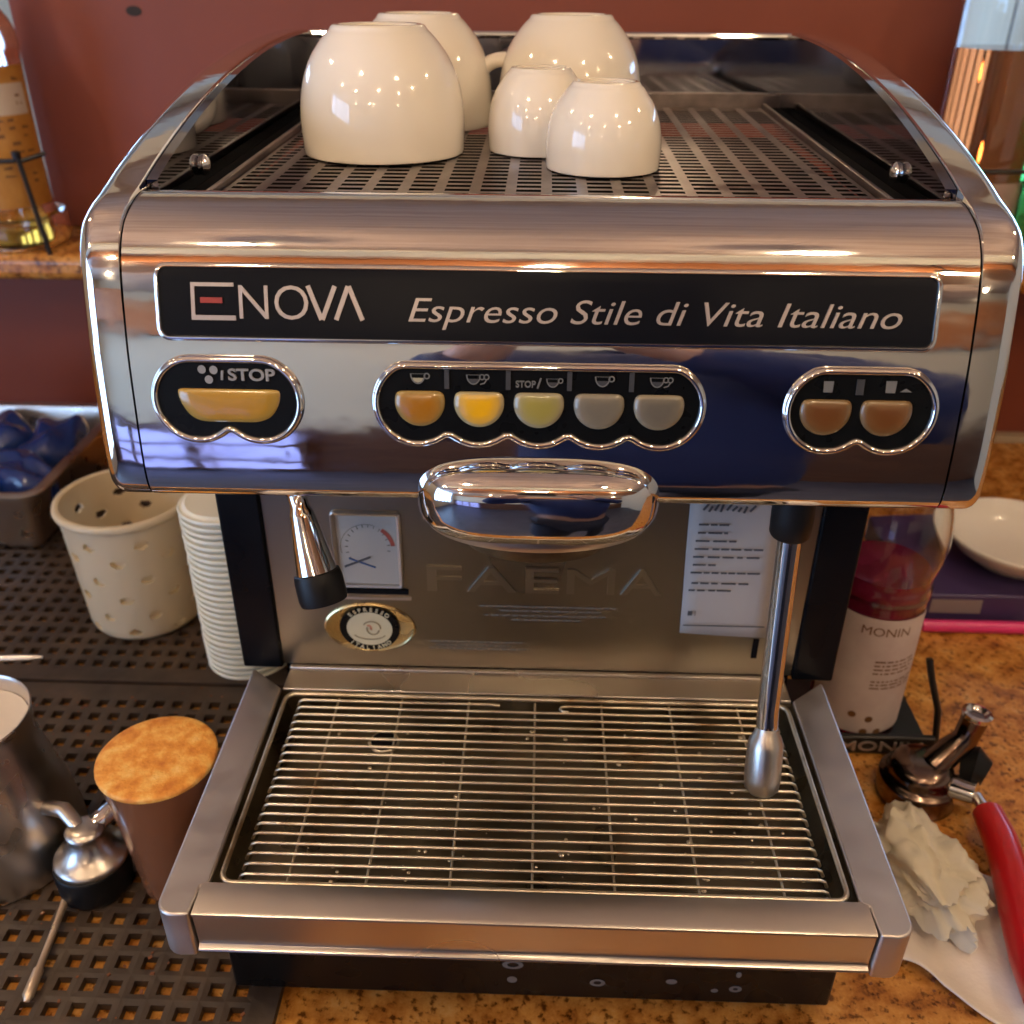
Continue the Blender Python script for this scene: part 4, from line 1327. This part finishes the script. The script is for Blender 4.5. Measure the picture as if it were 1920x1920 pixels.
bo = thing('purple_box', 'flat dark purple box under the white bowl at the right wall', 'box', (.50, .58, 0))
MB().box(.425, .72, .535, .72, .0005, .040).build('box_body', 'purple_box', bo, 0, bev=.003)
MB().box(.452, .510, .5340, .5352, .016, .034).build('box_label', 'grey_tape', bo, 0)
tag(MB().tube([(.440, .520, .0078), (.560, .520, .0078)], .0072, 16).build('pink_pen', 'pink_pen', smooth=40, bev=.002), 'bright pink pen lying in front of the purple box', 'pen')
bw_ = thing('serving_bowl', 'wide white bowl standing on the purple box', 'bowl', (.572, .612, .0406))
MB().lathe(catmull([(.035, .0), (.044, .001), (.048, .005), (.068, .018), (.082, .034), (.084, .039), (.082, .041), (.079, .039), (.064, .022), (.04, .011), (.001, .009)], 3), n=72).build('bowl_body', 'bowl', bw_, 50, local=True)

# portafilter with red handle
pf = thing('portafilter', 'chrome portafilter lying upside down with a red handle', 'portafilter', (.362, .262, 0))
C_ = Vector((.350, .268, 0))
MB().lathe(catmull([(.030, .0005), (.0345, .002), (.0350, .020), (.0335, .024), (.029, .027), (.027, .036), (.020, .042), (.0001, .0435)], 2), C_, 48).build('filter_head', 'pf_dark_reflect', pf, 50)
MB().tube([C_ + Vector((.010, 0, .036)), C_ + Vector((.024, .006, .050)), C_ + Vector((.036, .010, .060)), C_ + Vector((.040, .012, .078)), C_ + Vector((.041, .0125, .086))], [.013, .0125, .011, .0115, .0120], 20).build('spout', 'pf_dark_reflect', pf, 50)
A_, L_ = axis_mat(C_ + Vector((.0409, .0124, .0835)), C_ + Vector((.0415, .0127, .090)))
MB().lathe([(.0122, 0), (.0130, .002), (.0130, .005), (.0100, .0062), (.0082, .004), (.001, -.002)], n=28, mat=A_).build('spout_rim', 'chrome', pf, 50)
MB().tube([C_ + Vector((.022, -.012, .022)), C_ + Vector((.040, -.026, .026))], [.014, .013], 20).build('neck', 'chrome', pf, 50)
MB().tube([C_ + Vector((.036, .004, .030)), C_ + Vector((.046, .000, .032)), C_ + Vector((.054, -.006, .030))], [.017, .0225, .015], 20).build('collar', 'black_rubber', pf, 50)
MB().tube([C_ + Vector((.040, -.026, .026)), C_ + Vector((.0435, -.050, .026))], .0055, 14).build('shaft', 'chrome', pf, 50)
hp = [(.0430, -.040, .026), (.0430, -.044, .026), (.0415, -.075, .026), (.036, -.110, .0255), (.031, -.1305, .0248), (.0305, -.1325, .0247), (.028, -.145, .024), (.020, -.185, .022), (.014, -.215, .021), (.013, -.219, .0208)]
MB().tube([C_ + Vector(p) for p in hp], [.006, .0125, .0140, .0148, .0150, .0146, .0152, .0150, .0120, .004], 24).build('handle', 'red_handle', pf, 50)

# paper towel and crumpled tissue
NT = 40
def towel_pt(u, v):
    # corners: front left, front right, back left, back right
    fl, fr_, bl_, br_ = Vector((.262, .088)), Vector((.385, .036)), Vector((.285, .215)), Vector((.412, .165))
    p = (fl * (1 - u) + fr_ * u) * (1 - v) + (bl_ * (1 - u) + br_ * u) * v
    q = .010 * math.sin(u * 6.5 + .5) * (1 - v)
    z = .0016 + .003 * abs(math.sin(u * 4 + v * 3)) + .006 * (1 - v) ** 3 * max(0, math.sin(u * 9)) + .0015 * math.sin(v * 13 + u * 6)
    return (p.x + .25 * q, p.y + q, max(z, .0012))
mb = MB()
mb.add([towel_pt(i / NT, j / NT) for j in range(NT + 1) for i in range(NT + 1)], [(j * (NT + 1) + i, j * (NT + 1) + i + 1, (j + 1) * (NT + 1) + i + 1, (j + 1) * (NT + 1) + i) for j in range(NT) for i in range(NT)])
tw = mb.build('paper_towel', 'towel', smooth=80)
sd = tw.modifiers.new('thick', 'SOLIDIFY'); sd.thickness = .0007
tag(tw, 'flat white paper towel sheet lying by the drip tray corner', 'paper towel')
bm = bmesh.new()
bmesh.ops.create_icosphere(bm, subdivisions=5, radius=1)
from mathutils import noise as mn
for v in bm.verts:
    p = v.co.copy()
    wv = Vector((mn.noise(p * 1.2 + Vector((5, 0, 0))), mn.noise(p * 1.2 + Vector((0, 7, 0))), mn.noise(p * 1.2 + Vector((0, 0, 9))))) * .55
    def rg(q):
        return 1 - min(1, abs(mn.noise(q)) * 2.6)
    r = .95 + .16 * mn.noise(p * .9) + .30 * (rg((p + wv) * 1.25 + Vector((3, 1, 2))) - .45) + .13 * (rg((p + wv) * 2.7 + Vector((1, 8, 2))) - .45) + .035 * (rg(p * 6) - .5)
    v.co = Vector((p.x * .038 * r, p.y * .060 * r, max(p.z * .032 * r, -.014)))
me = bpy.data.meshes.new('crumpled_tissue')
bm.to_mesh(me); bm.free()
ts = link('crumpled_tissue', me, 'tissue', None, 75)
ts.location = (.318, .163, .0215)
ts.rotation_euler = (0, 0, .25)
tag(ts, 'crumpled cream tissue lying on the paper towel', 'tissue')

# ------------------------------------------------------------------ the photographer, mirrored in the chrome
def skin(name, verts, edges, radii, mat, parent):
    me = bpy.data.meshes.new(name)
    off = origin(parent)
    me.from_pydata([Vector(v) - off for v in verts], edges, [])
    o = bpy.data.objects.new(name, me)
    COL.objects.link(o)
    o.parent = parent
    me.materials.append(M[mat])
    md = o.modifiers.new('skin', 'SKIN')
    md.use_smooth_shade = True
    for i, d in enumerate(me.skin_vertices[0].data):
        r = radii[i]
        d.radius = r if isinstance(r, tuple) else (r, r)
        d.use_root = (i == 0)
    o.modifiers.new('sub', 'SUBSURF').levels = 2
    o.modifiers['sub'].render_levels = 2
    return o
pe = thing('person', 'person in a dark navy shirt holding up a phone before the machine', 'person', (.17, -.66, ZF))
X, Y = .17, -.66
bv = [(X, Y, .0), (X, Y + .01, .16), (X, Y, .36), (X, Y, .50), (X, Y + .01, .58), (X, Y + .03, .67), (X, Y + .03, .77),
      (X - .21, Y, .47), (X - .33, Y + .08, .33), (X - .24, Y + .245, .52), (X - .20, Y + .275, .60),
      (X + .21, Y, .47), (X + .34, Y + .10, .36), (X - .03, Y + .235, .53), (X - .13, Y + .275, .60),
      (X - .11, Y, -.06), (X - .12, Y + .02, -.45), (X - .12, Y, -.86), (X - .12, Y + .12, -.89),
      (X + .11, Y, -.06), (X + .12, Y + .02, -.45), (X + .12, Y, -.86), (X + .12, Y + .12, -.89)]
be = [(0, 1), (1, 2), (2, 3), (3, 4), (4, 5), (5, 6), (2, 7), (7, 8), (8, 9), (9, 10), (2, 11), (11, 12), (12, 13), (13, 14), (0, 15), (15, 16), (16, 17), (17, 18), (0, 19), (19, 20), (20, 21), (21, 22)]
br = [(.17, .11), (.16, .11), (.18, .10), .055, .055, (.08, .095), (.075, .09), .06, .045, .034, .03, .06, .045, .034, .03, .09, .06, .045, .038, .09, .06, .045, .038]
skin('body', bv, be, br, 'skin', pe)
skin('shirt', bv[0:4] + bv[7:9] + bv[11:13] + [bv[9], bv[13]], [(0, 1), (1, 2), (2, 3), (2, 4), (4, 5), (2, 6), (6, 7), (5, 8), (7, 9)],
     [(.21, .135), (.20, .13), (.22, .12), .07, .095, .08, .095, .085, .06, .06], 'navy', pe)
skin('trousers', [bv[0], bv[15], bv[16], bv[17], bv[19], bv[20], bv[21]], [(0, 1), (1, 2), (2, 3), (0, 4), (4, 5), (5, 6)], [(.155, .115), .095, .07, .058, .095, .07, .058], 'jeans', pe)
superell((X, Y - .005, .785), .088, .098, .085, 1, 1, 24, 14).build('hair', 'hair', pe, 80)
ph = MB().box(-.045, .035, -.392, -.384, .59, .70)
tag(ph.build('phone', 'phone', smooth=0, bev=.003), 'black phone held up in front of the machine', 'phone')
